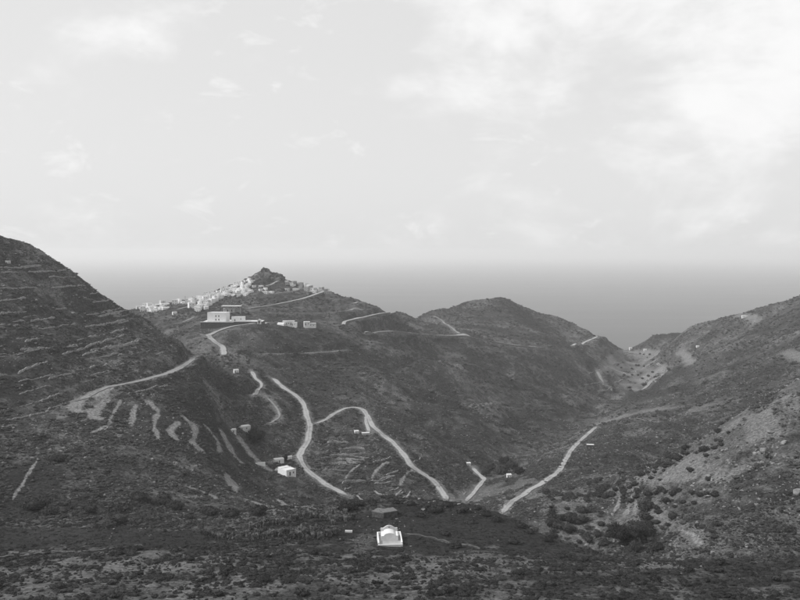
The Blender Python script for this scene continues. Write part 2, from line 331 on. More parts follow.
# ------------------------------------------------------------------ roads: bearings and dips of their centre lines
ROADS = [
 # name, material key, width m, (u, v) points, dmin, dmax
 ('paved_road', 'road', 5.2, [(272, 322), (258, 323.5), (242, 325.5), (228, 328), (216, 332), (208, 336), (213, 341), (220, 345), (224, 350), (224, 356)], 560, 760),
 ('dirt_road', 'road', 3.6, [(208, 336), (202, 335), (197, 334)], 600, 760),
 ('dirt_road', 'dirt', 4.6, [(194, 344), (197, 350), (192, 360), (182, 367), (171, 372), (153, 378), (135, 382), (118, 385), (104, 388), (92, 394), (82, 400), (75, 405)], 370, 535),
 ('dirt_road', 'road', 3.7, [(267, 374), (274, 380), (282, 386), (292, 393), (300, 399), (305, 407), (307, 416), (310, 425), (309, 433), (308, 441), (303, 449), (299, 455), (302, 463), (307, 470), (313, 475), (321, 481), (336, 490), (350, 498)], 380, 640),
 ('dirt_road', 'road', 3.7, [(310, 425), (318, 423), (326, 420), (334, 414), (344, 409), (355, 407), (363, 410), (368, 416), (372, 425), (380, 433), (390, 440), (400, 450), (406, 458), (412, 466), (421, 473), (432, 480), (440, 489), (448, 501)], 380, 640),
 ('dirt_track', 'road', 2.6, [(367, 414), (366, 421), (368, 428), (370, 434)], 400, 640),
 ('dirt_track', 'road', 2.8, [(251, 369), (253, 374), (257, 380), (262, 385), (257, 391), (252, 398)], 400, 640),
 ('footpath', 'dirt', 1.6, [(261, 392), (268, 399), (275, 406), (279, 413), (279, 418), (272, 422), (264, 426)], 400, 640),
 ('dirt_track', 'road', 3.4, [(299, 455), (292, 456), (286, 459), (277, 461), (270, 462)], 380, 640),
 ('dirt_road', 'road', 3.0, [(472, 466), (476, 472), (484, 479), (479, 486), (474, 492), (466, 502)], 380, 560),
 ('dirt_road', 'road', 3.4, [(502, 514), (506, 508), (513, 501), (524, 495), (534, 488), (545, 481), (558, 472), (564, 463), (570, 452), (577, 444), (588, 434), (597, 426.5)], 310, 760),
 ('dirt_road', 'dirt', 4.5, [(596, 369), (600, 377), (605, 386)], 850, 1300),
 ('dirt_road', 'dirt', 5.0, [(622, 394), (634, 394), (644, 389), (652, 381), (663, 373)], 850, 1300),
 ('dirt_road', 'road', 5.0, [(572, 346), (582, 343.5), (591, 340), (600, 336.5)], 1100, 1400),
 ('hill_road', 'road', 5.0, [(366, 334), (382, 333), (398, 333), (415, 335), (430, 336), (446, 337), (462, 337), (480, 340), (500, 344), (516, 346.5), (530, 348), (545, 349)], 800, 1150),
 ('footpath', 'dirt', 3.5, [(432, 315), (441, 320), (450, 327), (460, 335)], 950, 1250),
 ('hill_road', 'road', 4.6, [(326, 292), (318, 295), (305, 299.5), (290, 303), (270, 307), (256, 309), (243, 310.5)], 800, 1010),
 ('footpath', 'dirt', 2.6, [(262, 313.6), (290, 313.6), (330, 313), (345, 311.5), (358, 310), (366, 309)], 800, 1000),
 ('hill_road', 'road', 4.6, [(334, 326), (345, 323), (358, 320), (370, 317), (382, 315), (390, 314)], 780, 1000),
 ('footpath', 'road', 3.5, [(351, 305), (355, 303.5), (359, 302)], 900, 1015),
 ('footpath', 'dirt', 2.6, [(258, 354), (285, 354), (310, 353), (330, 352), (345, 350)], 600, 740),
 ('stepped_path', 'road', 3.0, [(265, 287.5), (273, 283.5), (281, 280)], 930, 1050),
 ('stepped_path', 'road', 3.2, [(270, 294.5), (282, 293), (293, 291.5), (301, 290)], 920, 1040),
 ('stepped_path', 'road', 3.0, [(172, 311), (180, 309), (190, 306.5)], 880, 1000),
 ('footpath', 'dirt', 3.2, [(176, 324), (186, 321), (196, 316)], 700, 900),
]
bare = np.zeros_like(Z)
road_lines = []
for name, key, w, p, d0, d1 in ROADS:
    xy, z = centreline(p, d0, d1)
    cell = max(0.0036 * xy[:, 1].mean(), 1.25 / F * xy[:, 1].mean())
    core, fade = w / 2 + 1.2 * cell, w / 2 + 1.2 * cell + max(4.0, 2 * cell)
    x0, y0 = xy.min(0) - fade - 2; x1, y1 = xy.max(0) + fade + 2
    r0, r1 = np.searchsorted(DS, [y0, y1]); sub = np.s_[r0:r1 + 1, :]
    m = (X[sub] > x0) & (X[sub] < x1)
    ri, ci = np.where(m); ri = ri + r0
    dist, hz_ = near_line(X[ri, ci], Y[ri, ci], xy, z)
    k = 1 - sstep(dist, core, fade)
    Z[ri, ci] = Z[ri, ci] * (1 - k) + hz_ * k
    kb = (1 - sstep(dist, w / 2 - 0.3, w / 2 + 1.6 + fbm(X[ri, ci], Y[ri, ci], 6, 2, 0.5, 71) * 3)) * (0.55 if key == 'road' else 0.7)
    bare[ri, ci] = np.maximum(bare[ri, ci], kb)
    road_lines.append((name, key, w, xy, cell))

# ------------------------------------------------------------------ what grows or lies where (plan masks)
VV = HZ + F * (CAMZ - Z) / DD
def inpoly(px, py, poly):
    r = np.zeros(px.shape, bool); j = len(poly) - 1
    for i in range(len(poly)):
        xi, yi = poly[i]; xj, yj = poly[j]
        c = ((yi > py) != (yj > py)) & (px < (xj - xi) * (py - yi) / (yj - yi + 1e-9) + xi)
        r ^= c; j = i
    return r
jit_u = fbm(X, Y, 9, 3, 0.6, 81); jit_v = fbm(X, Y, 9, 3, 0.6, 83)
jit_u2 = jit_u * 300 / DD * 14; jit_v2 = jit_v * 300 / DD * 8
def region(poly, d0, d1, jitter=1.0):
    m = (DD > d0) & (DD < d1)
    return (inpoly(UU + jit_u2 * jitter, VV + jit_v2 * jitter, poly) & m).astype(float)
def soft(a):
    for ax in (0, 1):
        a = (np.roll(a, 1, ax) + np.roll(a, -1, ax) + 2 * a) / 4
    return a
def strip(p, w, d0, d1, val):
    xy, _ = centreline(p, d0, d1)
    x0, y0 = xy.min(0) - w - 3; x1, y1 = xy.max(0) + w + 3
    r0, r1 = np.searchsorted(DS, [y0, y1])
    m = (X[r0:r1 + 1] > x0) & (X[r0:r1 + 1] < x1); ri, ci = np.where(m); ri = ri + r0
    dist, _ = near_line(X[ri, ci], Y[ri, ci], xy)
    ww = w * (1 + 1.2 * fbm(X[ri, ci], Y[ri, ci], 7, 2, 0.5, 77))
    bare[ri, ci] = np.maximum(bare[ri, ci], val * (1 - sstep(dist, ww * 0.45, ww * 0.75)))
STRIPS = []
# washed-out strips of earth between the old terraces
for p, w, v in (([(580, 432), (600, 424), (640, 412), (672, 408)], 9, 0.5), ([(680, 351), (686, 356), (692, 363)], 9, 0.7), ([(738, 313), (748, 317), (757, 320)], 9, 0.6), ([(786, 352), (800, 357), (815, 360)], 9, 0.5),
                ([(470, 492), (490, 488), (500, 484)], 9, 0.35), ([(600, 371), (620, 366), (650, 371)], 8, 0.55), ([(612, 358), (640, 352), (660, 352)], 8, 0.35)):
    strip(p, w, 380, 1400, v)
bare = np.maximum(bare, (0.16 + 0.6 * sstep(fbm(X, Y, 22, 3, 0.6, 99), -0.02, 0.14)) * region([(600, 362), (620, 350), (660, 350), (668, 372), (640, 392), (615, 388)], 950, 1500))
bare = np.maximum(bare, (0.26 + 0.32 * sstep(fbm(X, Y, 13, 4, 0.62, 101), -0.12, 0.16)) * region([(655, 482), (640, 474), (690, 446), (740, 410), (830, 362), (830, 398), (770, 440), (730, 468), (700, 482)], 280, 380, 2.2))
bare = np.maximum(bare, 0.30 * region([(540, 492), (600, 488), (690, 492), (700, 545), (560, 548)], 230, 380, 2.5) * (fbm(X, Y, 12, 3, 0.6, 91) > -0.02))
bare = np.maximum(bare, 0.33 * region([(450, 500), (470, 480), (540, 470), (545, 500), (500, 512)], 370, 520, 2) * (fbm(X, Y, 14, 3, 0.6, 93) > -0.05))
bare = np.maximum(bare, 0.24 * region([(690, 490), (730, 470), (775, 438), (830, 400), (830, 550), (700, 552)], 210, 340, 2.5) * (fbm(X, Y, 7, 4, 0.62, 103) > 0.05))
fg = (DD < 175) & (DD > 90)
bare = np.maximum(bare, 0.34 * fg * sstep(fbm(X, Y, 7, 4, 0.62, 95), 0.16, 0.34))
bare = np.maximum(bare, 0.36 * region([(0, 560), (60, 553), (150, 548), (215, 556), (250, 566), (160, 574), (60, 574), (0, 572)], 120, 200, 1.5) * (fbm(X, Y, 6, 3, 0.6, 97) > 0.02))
bare = np.maximum(bare, 0.32 * region([(404, 558), (470, 553), (505, 556), (480, 562), (430, 568)], 130, 200, 1.0))
bare = np.maximum(bare, 0.24 * region([(340, 556), (350, 540), (372, 533), (378, 548), (360, 552)], 150, 230, 1.0))
grass = np.maximum.reduce([region([(-80, 560), (0, 552), (90, 548), (190, 546), (230, 538), (170, 530), (100, 524), (0, 530), (-80, 530)], 165, 235, 0.5),
                           region([(0, 520), (10, 470), (40, 455), (70, 470), (60, 500), (30, 520)], 215, 330, 1.0),
                           region([(300, 550), (330, 515), (400, 503), (480, 505), (560, 545), (590, 556), (430, 556)], 165, 260, 1.0)])
for k in range(2): bare = soft(bare); grass = soft(grass)
for p, w in (([(615, 512), (619, 502), (623, 494)], 1.3), ([(626, 514), (629, 504), (633, 496)], 1.5), ([(634, 514), (636, 506), (635, 498)], 1.1), ([(571, 530), (578, 536), (586, 545)], 1.4), ([(575, 520), (590, 522), (600, 530)], 1.2), ([(680, 530), (692, 534), (700, 545)], 1.2), ([(648, 512), (660, 516), (668, 522)], 0.9)): strip(p, w, 230, 345, 0.85)
for p, w in (([(121, 400), (115, 410), (111, 418), (107, 426), (92, 432)], 1.0), ([(136, 406), (133, 412), (132, 425)], 1.9), ([(148, 402), (158, 412), (154, 424), (158, 439)], 1.9),
             ([(178, 423), (170, 430), (175, 439)], 1.9), ([(185, 417), (196, 430), (192, 442), (200, 450)], 2.3), ([(205, 425), (217, 440), (219, 452)], 2.2), ([(222, 433), (230, 448), (240, 462)], 3.4),
             ([(228, 475), (232, 485), (236, 492)], 3.0), ([(187, 487), (203, 491), (217, 499)], 1.2), ([(248, 500), (262, 505), (277, 508)], 3.0), ([(279, 500), (285, 504), (293, 508)], 2.2), ([(108, 387), (103, 397), (99, 406), (93, 417)], 4.6), ([(104, 388), (93, 393), (82, 399), (75, 405), (77, 412)], 3.4),
             ([(38, 458), (26, 478), (12, 500)], 0.6), ([(240, 440), (255, 458), (270, 470)], 3.0), ([(346, 478), (352, 470), (362, 462)], 1.0), ([(372, 478), (378, 468), (388, 462)], 1.0), ([(400, 485), (406, 474), (412, 470)], 1.0)):
    strip(p, w * 1.15, 225, 480, 1.0)
terraced = np.maximum(tm_left, np.maximum(tm_far, tm_mid)) * (1 - bare)
me = bpy.data.meshes.new('terrain')
nr, nc = Z.shape
co = np.stack([X, Y, Z], -1).reshape(-1, 3).astype(np.float32)
idx = np.arange(nr * nc).reshape(nr, nc)
q = np.stack([idx[:-1, :-1], idx[:-1, 1:], idx[1:, 1:], idx[1:, :-1]], -1).reshape(-1, 4)
me.vertices.add(len(co)); me.vertices.foreach_set('co', co.ravel())
me.loops.add(q.size); me.loops.foreach_set('vertex_index', q.ravel().astype(np.int32))
me.polygons.add(len(q)); me.polygons.foreach_set('loop_start', np.arange(0, q.size, 4, dtype=np.int32))
me.polygons.foreach_set('use_smooth', np.ones(len(q), bool))
at = me.color_attributes.new('cover', 'FLOAT_COLOR', 'POINT')
at.data.foreach_set('color', np.stack([bare, grass, terraced, np.ones_like(bare)], -1).astype(np.float32).ravel())
me.update()
ter = bpy.data.objects.new('terrain', me); C.objects.link(ter); ter['kind'] = 'structure'
def ground_material():
    m = bpy.data.materials.new('scrub_ground'); m.use_nodes = True; t = m.node_tree; b = t.nodes['Principled BSDF']
    b.inputs['Roughness'].default_value = 0.95; b.inputs['Specular IOR Level'].default_value = 0.05
    g = N(t, 'ShaderNodeNewGeometry'); ca = N(t, 'ShaderNodeVertexColor', layer_name='cover')
    sp = N(t, 'ShaderNodeSeparateColor'); L(t, ca.outputs[0], sp.inputs[0])
    pz = N(t, 'ShaderNodeSeparateXYZ'); L(t, g.outputs['Position'], pz.inputs[0])
    def noise(scale, det, ro=0.6):
        x = N(t, 'ShaderNodeTexNoise', i_Scale=scale, i_Detail=det, i_Roughness=ro); L(t, g.outputs['Position'], x.inputs['Vector']); return x.outputs[0]
    def mr(x, a, b_, c, d, smooth=True):
        r = N(t, 'ShaderNodeMapRange', i_1=a, i_2=b_, i_3=c, i_4=d)
        if smooth: r.interpolation_type = 'SMOOTHSTEP'
        L(t, x, r.inputs[0]); return r.outputs[0]
    def ma(op, x, y):
        r = N(t, 'ShaderNodeMath', operation=op)
        for i, z in enumerate((x, y)):
            if isinstance(z, (int, float)): r.inputs[i].default_value = z
            else: L(t, z, r.inputs[i])
        return r.outputs[0]
    def mix(fac, x, y):
        r = N(t, 'ShaderNodeMix', data_type='FLOAT')
        for i, z in ((0, fac), (2, x), (3, y)):
            if isinstance(z, (int, float)): r.inputs[i].default_value = z
            else: L(t, z, r.inputs[i])
        return r.outputs[0]
    n_big = noise(0.022, 5.0, 0.6); n_mid = noise(0.16, 6.0, 0.65); n_fine = noise(0.9, 7.0, 0.75); n_st = noise(0.62, 4.0, 0.85)
    scrub = mr(n_fine, 0.38, 0.62, 0.024, 0.068)                 # low thorny scrub
    soil = mr(n_fine, 0.36, 0.64, 0.055, 0.175)                      # dry soil and herbs between
    k = ma('ADD', ma('MULTIPLY', n_mid, 0.6), ma('MULTIPLY', n_big, 0.55))
    cover = mix(mr(k, 0.53, 0.68, 0.0, 1.0), scrub, soil)
    stones = mr(n_st, 0.60, 0.66, 0.0, 0.8)
    cover = mix(stones, cover, 0.21)
    # dry-stone terrace lines too far off to build
    zz = ma('ADD', ma('MULTIPLY', pz.outputs[2], 0.145), ma('MULTIPLY', n_big, 2.2))
    fr = ma('FRACT', zz, 0.0)
    wl = ma('MULTIPLY', ma('MULTIPLY', mr(fr, 0.86, 0.90, 0.0, 1.0), mr(n_mid, 0.5, 0.56, 0.0, 0.8)), sp.outputs[2])
    cover = mix(wl, cover, 0.16)
    cover = ma('MULTIPLY', cover, mr(noise(0.012, 6.0, 0.62), 0.38, 0.62, 0.56, 1.16))
    cover = mix(ma('MULTIPLY', sp.outputs[1], 0.85), cover, mr(n_fine, 0.35, 0.65, 0.012, 0.038))   # short dark grass
    earth = mr(n_fine, 0.36, 0.64, 0.13, 0.29)
    bk = ma('ADD', sp.outputs[0], ma('MULTIPLY', ma('SUBTRACT', n_fine, 0.5), ma('MULTIPLY', sp.outputs[0], 1.6)))
    cover = mix(bk, cover, earth)
    L(t, cover, b.inputs['Base Color'])
    hh = ma('ADD', ma('MULTIPLY', n_mid, 2.2), ma('MULTIPLY', n_fine, 0.8))
    bp = N(t, 'ShaderNodeBump', i_Strength=0.8, i_Distance=1.0); L(t, hh, bp.inputs['Height']); L(t, bp.outputs[0], b.inputs['Normal'])
    return m
me.materials.append(ground_material())

def new_mesh(name, verts, faces, m, parent=None, smooth=False):
    me = bpy.data.meshes.new(name); me.from_pydata([tuple(map(float, v)) for v in verts], [], faces)
    if smooth: me.polygons.foreach_set('use_smooth', np.ones(len(me.polygons), bool))
    me.materials.append(m); o = bpy.data.objects.new(name, me); C.objects.link(o); o.parent = parent
    return o
def road_material(name, lo, hi):
    m = bpy.data.materials.new(name); m.use_nodes = True; t = m.node_tree; b = t.nodes['Principled BSDF']; b.inputs['Roughness'].default_value = 0.95; b.inputs['Specular IOR Level'].default_value = 0.05
    g = N(t, 'ShaderNodeNewGeometry'); ca = N(t, 'ShaderNodeVertexColor', layer_name='across'); sp = N(t, 'ShaderNodeSeparateColor'); L(t, ca.outputs[0], sp.inputs[0])
    n1 = N(t, 'ShaderNodeTexNoise', i_Scale=0.5, i_Detail=6.0, i_Roughness=0.7); L(t, g.outputs['Position'], n1.inputs['Vector'])
    a = N(t, 'ShaderNodeMath', operation='MULTIPLY_ADD', i_1=1.5, i_2=-0.75); L(t, n1.outputs[0], a.inputs[0])
    n2 = N(t, 'ShaderNodeTexNoise', i_Scale=0.07, i_Detail=3.0); L(t, g.outputs['Position'], n2.inputs['Vector'])
    a2 = N(t, 'ShaderNodeMath', operation='MULTIPLY_ADD', i_1=1.3); L(t, n2.outputs[0], a2.inputs[0]); L(t, a.outputs[0], a2.inputs[2])
    a3 = N(t, 'ShaderNodeMath', operation='SUBTRACT', i_1=0.68); L(t, a2.outputs[0], a3.inputs[0])
    c = N(t, 'ShaderNodeMath', operation='ADD'); L(t, a3.outputs[0], c.inputs[0]); L(t, sp.outputs[0], c.inputs[1])
    r = N(t, 'ShaderNodeMapRange', i_1=0.15, i_2=0.95, i_3=lo, i_4=hi); L(t, c.outputs[0], r.inputs[0]); L(t, r.outputs[0], b.inputs['Base Color'])
    return m
M = {'road': road_material('pale_road', 0.10, 0.33), 'dirt': road_material('dirt_track', 0.08, 0.23)}
for name, key, w, xy, cell in road_lines:
    tg = np.gradient(xy, axis=0); tg /= np.hypot(*tg.T)[:, None] + 1e-9
    nrm = np.stack([-tg[:, 1], tg[:, 0]], 1)
    vs, fs = [], []
    off = (0.08 + 0.00025 * xy[:, 1]) + (1.5 if name == 'hill_road' else 0.5 if name == 'paved_road' else 0.0) + 0.35 * (xy[:, 1] > 850)
    wv = w * (1 + 0.55 * fbm(xy[:, 0], xy[:, 1], 9, 2, 0.5, 3)); wr = w * (1 + 0.55 * fbm(xy[:, 0], xy[:, 1], 9, 2, 0.5, 33))
    cols = (-0.53, -0.5, -0.38, -0.2, 0.0, 0.2, 0.38, 0.5, 0.53); tone = (0.15, 0.2, 0.7, 1.0, 0.72, 1.0, 0.7, 0.2, 0.15); cc = []
    tp = np.clip(np.minimum(np.arange(len(xy)), np.arange(len(xy))[::-1]) / 4.0, 0.25, 1); wv = wv * tp; wr = wr * tp
    for i in range(len(xy)):
        for c, tn in zip(cols, tone):
            cc.append((tn * tp[i],) * 3 + (1,))
            p = xy[i] + nrm[i] * c * (wv[i] if c > 0 else wr[i])
            vs.append((p[0], p[1], ground(p[0], p[1]) + off[i] + (0.04 if c == 0 else 0) - (off[i] + 0.5 if abs(c) > 0.52 else 0)))
    nc_ = len(cols)
    for i in range(len(xy) - 1):
        for c in range(nc_ - 1):
            a = i * nc_ + c; fs.append((a, a + 1, a + nc_ + 1, a + nc_))
    o = new_mesh(name, vs, fs, M[key], smooth=True); o['kind'] = 'structure'
    ca_ = o.data.color_attributes.new('across', 'FLOAT_COLOR', 'POINT'); ca_.data.foreach_set('color', np.array(cc, np.float32).ravel())

def sea_material():
    m = mat('sea_water', 0.025, 0.35, spec=0.3); t = m.node_tree; b = t.nodes['Principled BSDF']
    g = N(t, 'ShaderNodeNewGeometry'); mpp = N(t, 'ShaderNodeMapping'); mpp.inputs['Scale'].default_value = (0.004, 0.012, 1); L(t, g.outputs['Position'], mpp.inputs[0])
    n1 = N(t, 'ShaderNodeTexNoise', i_Scale=1.0, i_Detail=8.0, i_Roughness=0.7); L(t, mpp.outputs[0], n1.inputs['Vector'])
    bp = N(t, 'ShaderNodeBump', i_Strength=0.06, i_Distance=3.0); L(t, n1.outputs[0], bp.inputs['Height']); L(t, bp.outputs[0], b.inputs['Normal'])
    n2 = N(t, 'ShaderNodeTexNoise', i_Scale=0.25, i_Detail=3.0); L(t, mpp.outputs[0], n2.inputs['Vector'])
    r = N(t, 'ShaderNodeMapRange', i_1=0.35, i_2=0.65, i_3=0.38, i_4=0.41); L(t, n2.outputs[0], r.inputs[0]); L(t, r.outputs[0], b.inputs['Roughness'])
    return m
sea = new_mesh('sea', [(-60000, -2900, 0), (60000, -2900, 0), (60000, 60000, 0), (-60000, 60000, 0)], [(0, 1, 2, 3)], sea_material()); sea['kind'] = 'structure'

# ------------------------------------------------------------------ helpers for things
def tag(o, label, cat, group=None):
    o['label'] = label; o['category'] = cat
    if group: o['group'] = group
    return o
def empty(name, loc, rz=0.0):
    o = bpy.data.objects.new(name, None); C.objects.link(o); o.location = loc; o.rotation_euler = (0, 0, rz); o.empty_display_size = 0.5
    return o
def copy_tree(o, parent=None):
    c = o.copy(); C.objects.link(c); c.parent = parent
    for ch in list(o.children): copy_tree(ch, c)
    return c
class MB:
    def __init__(s): s.v = []; s.f = []
    def add(s, vs, fs):
        b = len(s.v); s.v += [tuple(map(float, p)) for p in vs]; s.f += [tuple(i + b for i in f) for f in fs]; return s
    def box(s, x0, x1, y0, y1, z0, z1):
        return s.add([(x0, y0, z0), (x1, y0, z0), (x1, y1, z0), (x0, y1, z0), (x0, y0, z1), (x1, y0, z1), (x1, y1, z1), (x0, y1, z1)],
                     [(0, 3, 2, 1), (4, 5, 6, 7), (0, 1, 5, 4), (1, 2, 6, 5), (2, 3, 7, 6), (3, 0, 4, 7)])
    def prism_y(s, prof, y0, y1):       # profile in x,z (counter-clockwise seen from -y), extruded along y
        k = len(prof); vs = [(x, y0, z) for x, z in prof] + [(x, y1, z) for x, z in prof]
        return s.add(vs, [tuple(range(k)), tuple(range(2 * k - 1, k - 1, -1))] + [(i, k + i, k + (i + 1) % k, (i + 1) % k) for i in range(k)])
    def tube(s, p0, p1, r0, r1, k=8):
        p0, p1 = np.array(p0, float), np.array(p1, float); d = p1 - p0; d /= np.linalg.norm(d) + 1e-9
        a = np.cross(d, [0, 0, 1.0] if abs(d[2]) < 0.9 else [1.0, 0, 0]); a /= np.linalg.norm(a); b = np.cross(d, a)
        vs = []
        for p, r in ((p0, r0), (p1, r1)):
            for i in range(k):
                t = 2 * math.pi * i / k; vs.append(p + (a * math.cos(t) + b * math.sin(t)) * r)
        return s.add(vs, [(i, (i + 1) % k, k + (i + 1) % k, k + i) for i in range(k)] + [tuple(range(k - 1, -1, -1)), tuple(range(k, 2 * k))])
    def build(s, name, m, parent=None, smooth=False):
        return new_mesh(name, s.v, s.f, m, parent, smooth)
def ico(sub):
    bm = bmesh.new(); bmesh.ops.create_icosphere(bm, subdivisions=sub, radius=1.0)
    v = np.array([p.co[:] for p in bm.verts]); f = [tuple(p.index for p in q.verts) for q in bm.faces]; bm.free(); return v, f
ICO1, ICO2, ICO3, ICO4 = ico(1), ico(2), ico(3), ico(4)

def fol(name, lo, hi):
    m = bpy.data.materials.new(name); m.use_nodes = True; t = m.node_tree; b = t.nodes['Principled BSDF']
    b.inputs['Roughness'].default_value = 0.8; b.inputs['Specular IOR Level'].default_value = 0.15
    oi = N(t, 'ShaderNodeObjectInfo'); g = N(t, 'ShaderNodeNewGeometry')
    n1 = N(t, 'ShaderNodeTexNoise', i_Scale=2.5, i_Detail=2.0); L(t, g.outputs['Position'], n1.inputs['Vector'])
    a = N(t, 'ShaderNodeMath', operation='ADD'); L(t, oi.outputs['Random'], a.inputs[0]); L(t, n1.outputs[0], a.inputs[1])
    r = N(t, 'ShaderNodeMapRange', i_1=0.3, i_2=1.5, i_3=lo, i_4=hi); L(t, a.outputs[0], r.inputs[0]); L(t, r.outputs[0], b.inputs['Base Color'])
    return m
M.update(
    shrub=fol('cushion_shrub', 0.014, 0.048), shrub_far=fol('hill_scrub', 0.022, 0.080), bush=fol('evergreen_bush', 0.022, 0.045), tree=fol('dark_crown', 0.014, 0.042), palm=fol('palm_frond', 0.016, 0.04),
    cactus=fol('cactus_pad', 0.035, 0.17), bark=mat('bark', 0.06, var=0.4, scale=4),
    rock=mat('pale_rock', 0.19, var=0.45, scale=0.9, bump=0.3), drystone=mat('dry_stone', 0.25, var=0.6, scale=1.6, bump=0.4), darkstone=mat('dark_stone_wall', 0.085, var=0.6, scale=1.4, bump=0.4),
    white=mat('whitewash', 0.74, var=0.11, scale=0.9), whiteroof=mat('white_roof', 0.62, var=0.05, scale=0.4), cream=mat('weathered_plaster', 0.58, var=0.16, scale=0.4), grey=mat('grey_render', 0.30, var=0.2, scale=0.5),
    pane=mat('window_dark', 0.05, 0.3, spec=0.5), door=mat('door_paint', 0.10), shutter=mat('shutter', 0.16), concrete=mat('concrete', 0.34, var=0.15, scale=0.6), metal=mat('metal', 0.15, 0.5), earthroof=mat('earth_roof', 0.13, var=0.35, scale=1.5),
    castle=mat('castle_rock', 0.08, var=0.75, scale=0.3, bump=0.5))

def leaf_mesh(name, m, seed, rx, rz, nl, leaf, lobes=5, core=0.82, flat=True, spread=0.55):
    """a bushy mass: leaf-sized faces spread over several overlapping lobes, over a rough twiggy core"""
    g = np.random.default_rng(seed)
    cs, rs = [], []
    for i in range(lobes):
        a = g.uniform(0, 2 * math.pi); q = spread * math.sqrt(g.uniform(0.05, 1)) * rx
        r = rx * g.uniform(0.45, 0.68) * (1 if lobes < 10 else .62); cs.append((q * math.cos(a), q * math.sin(a), g.uniform(0.28, 0.62) * rz)); rs.append(r)
    cs = np.array(cs); rs = np.array(rs); vs, fs = [], []
    cv, cf = ICO1
    for c, r in zip(cs, rs):
        b = len(vs); nv = cv * (1 + g.uniform(-0.22, 0.12, (len(cv), 1))) * np.array([r, r, r * rz / rx]) * core + c
        nv[:, 2] = np.maximum(nv[:, 2], -0.12 * rz); vs += nv.tolist(); fs += [tuple(i + b for i in f) for f in cf]
    for k in range(nl):
        i = g.choice(lobes, p=rs ** 2 / (rs ** 2).sum())
        d = g.normal(size=3); d[2] = abs(d[2]) * 0.9 - 0.25; d /= np.linalg.norm(d)
        p = cs[i] + d * np.array([rs[i], rs[i], rs[i] * rz / rx]) * g.uniform(0.78, 1.14)
        if p[2] < -0.05 * rz: continue
        t = g.normal(size=3); t -= d * t.dot(d) * 0.6; t /= np.linalg.norm(t); w = np.cross(t, d + g.normal(size=3) * 0.5); w /= np.linalg.norm(w) + 1e-9
        a = leaf * g.uniform(0.6, 1.4); b_ = a * g.uniform(0.4, 0.8); b = len(vs)
        vs += [(p - t * a).tolist(), (p + w * b_).tolist(), (p + t * a + d * a * 0.4).tolist(), (p - w * b_).tolist()]; fs.append((b, b + 1, b + 2, b + 3))
    me = bpy.data.meshes.new(name); me.from_pydata(vs, [], fs); me.materials.append(m); return me
def rock_mesh(name, m, seed, sub=2, squash=0.7):
    g = np.random.default_rng(seed); v, f = (ICO1, ICO2, ICO3)[sub - 1]; v = v.copy()
    for _ in range(9):                   # cut facets, so that it breaks like stone
        d = g.normal(size=3); d /= np.linalg.norm(d); h = g.uniform(0.38, 0.8); s_ = v @ d; v -= np.where(s_ > h, s_ - h, 0)[:, None] * d
    v *= 1 + g.uniform(-0.06, 0.06, (len(v), 1)); v *= np.array([1, g.uniform(0.65, 1.0), squash * g.uniform(0.8, 1.1)])
    me = bpy.data.meshes.new(name); me.from_pydata(v.tolist(), [], f); me.materials.append(m); return me

def scatter(name, pos, scl, rot, pick, meshes, label):
    """thousands of small pieces as one stuff object: points carrying size and turn, instanced by geometry nodes"""
    col = bpy.data.collections.new(name + '_pieces')
    for i, m_ in enumerate(meshes):
        col.objects.link(bpy.data.objects.new('%s_piece_%02d' % (name, i), m_))
    me = bpy.data.meshes.new(name); me.vertices.add(len(pos)); me.vertices.foreach_set('co', np.asarray(pos, np.float32).ravel())
    a = me.attributes.new('scl', 'FLOAT_VECTOR', 'POINT'); a.data.foreach_set('vector', np.asarray(scl, np.float32).ravel())
    r3 = np.zeros((len(pos), 3), np.float32); r3[:, 2] = rot
    a = me.attributes.new('rot', 'FLOAT_VECTOR', 'POINT'); a.data.foreach_set('vector', r3.ravel())
    a = me.attributes.new('pick', 'INT', 'POINT'); a.data.foreach_set('value', np.asarray(pick, np.int32))
    me.materials.append(meshes[0].materials[0])
    o = bpy.data.objects.new(name, me); C.objects.link(o); o['kind'] = 'stuff'; o['label'] = label
    ng = bpy.data.node_groups.new(name, 'GeometryNodeTree')
    ng.interface.new_socket('Geometry', in_out='INPUT', socket_type='NodeSocketGeometry'); ng.interface.new_socket('Geometry', in_out='OUTPUT', socket_type='NodeSocketGeometry')
    gi = ng.nodes.new('NodeGroupInput'); go = ng.nodes.new('NodeGroupOutput'); ip = ng.nodes.new('GeometryNodeInstanceOnPoints')
    ci = ng.nodes.new('GeometryNodeCollectionInfo'); ci.inputs['Collection'].default_value = col; ci.inputs['Separate Children'].default_value = True; ci.inputs['Reset Children'].default_value = True
    def attr(nm, ty):
        x = ng.nodes.new('GeometryNodeInputNamedAttribute'); x.data_type = ty; x.inputs['Name'].default_value = nm; return x.outputs[0]
    e2r = ng.nodes.new('FunctionNodeEulerToRotation'); ng.links.new(attr('rot', 'FLOAT_VECTOR'), e2r.inputs[0])
    ng.links.new(gi.outputs[0], ip.inputs['Points']); ng.links.new(ci.outputs[0], ip.inputs['Instance']); ip.inputs['Pick Instance'].default_value = True
    ng.links.new(attr('pick', 'INT'), ip.inputs['Instance Index']); ng.links.new(e2r.outputs[0], ip.inputs['Rotation']); ng.links.new(attr('scl', 'FLOAT_VECTOR'), ip.inputs['Scale'])
    ng.links.new(ip.outputs[0], go.inputs[0])
    md = o.modifiers.new('scatter', 'NODES'); md.node_group = ng
    return o

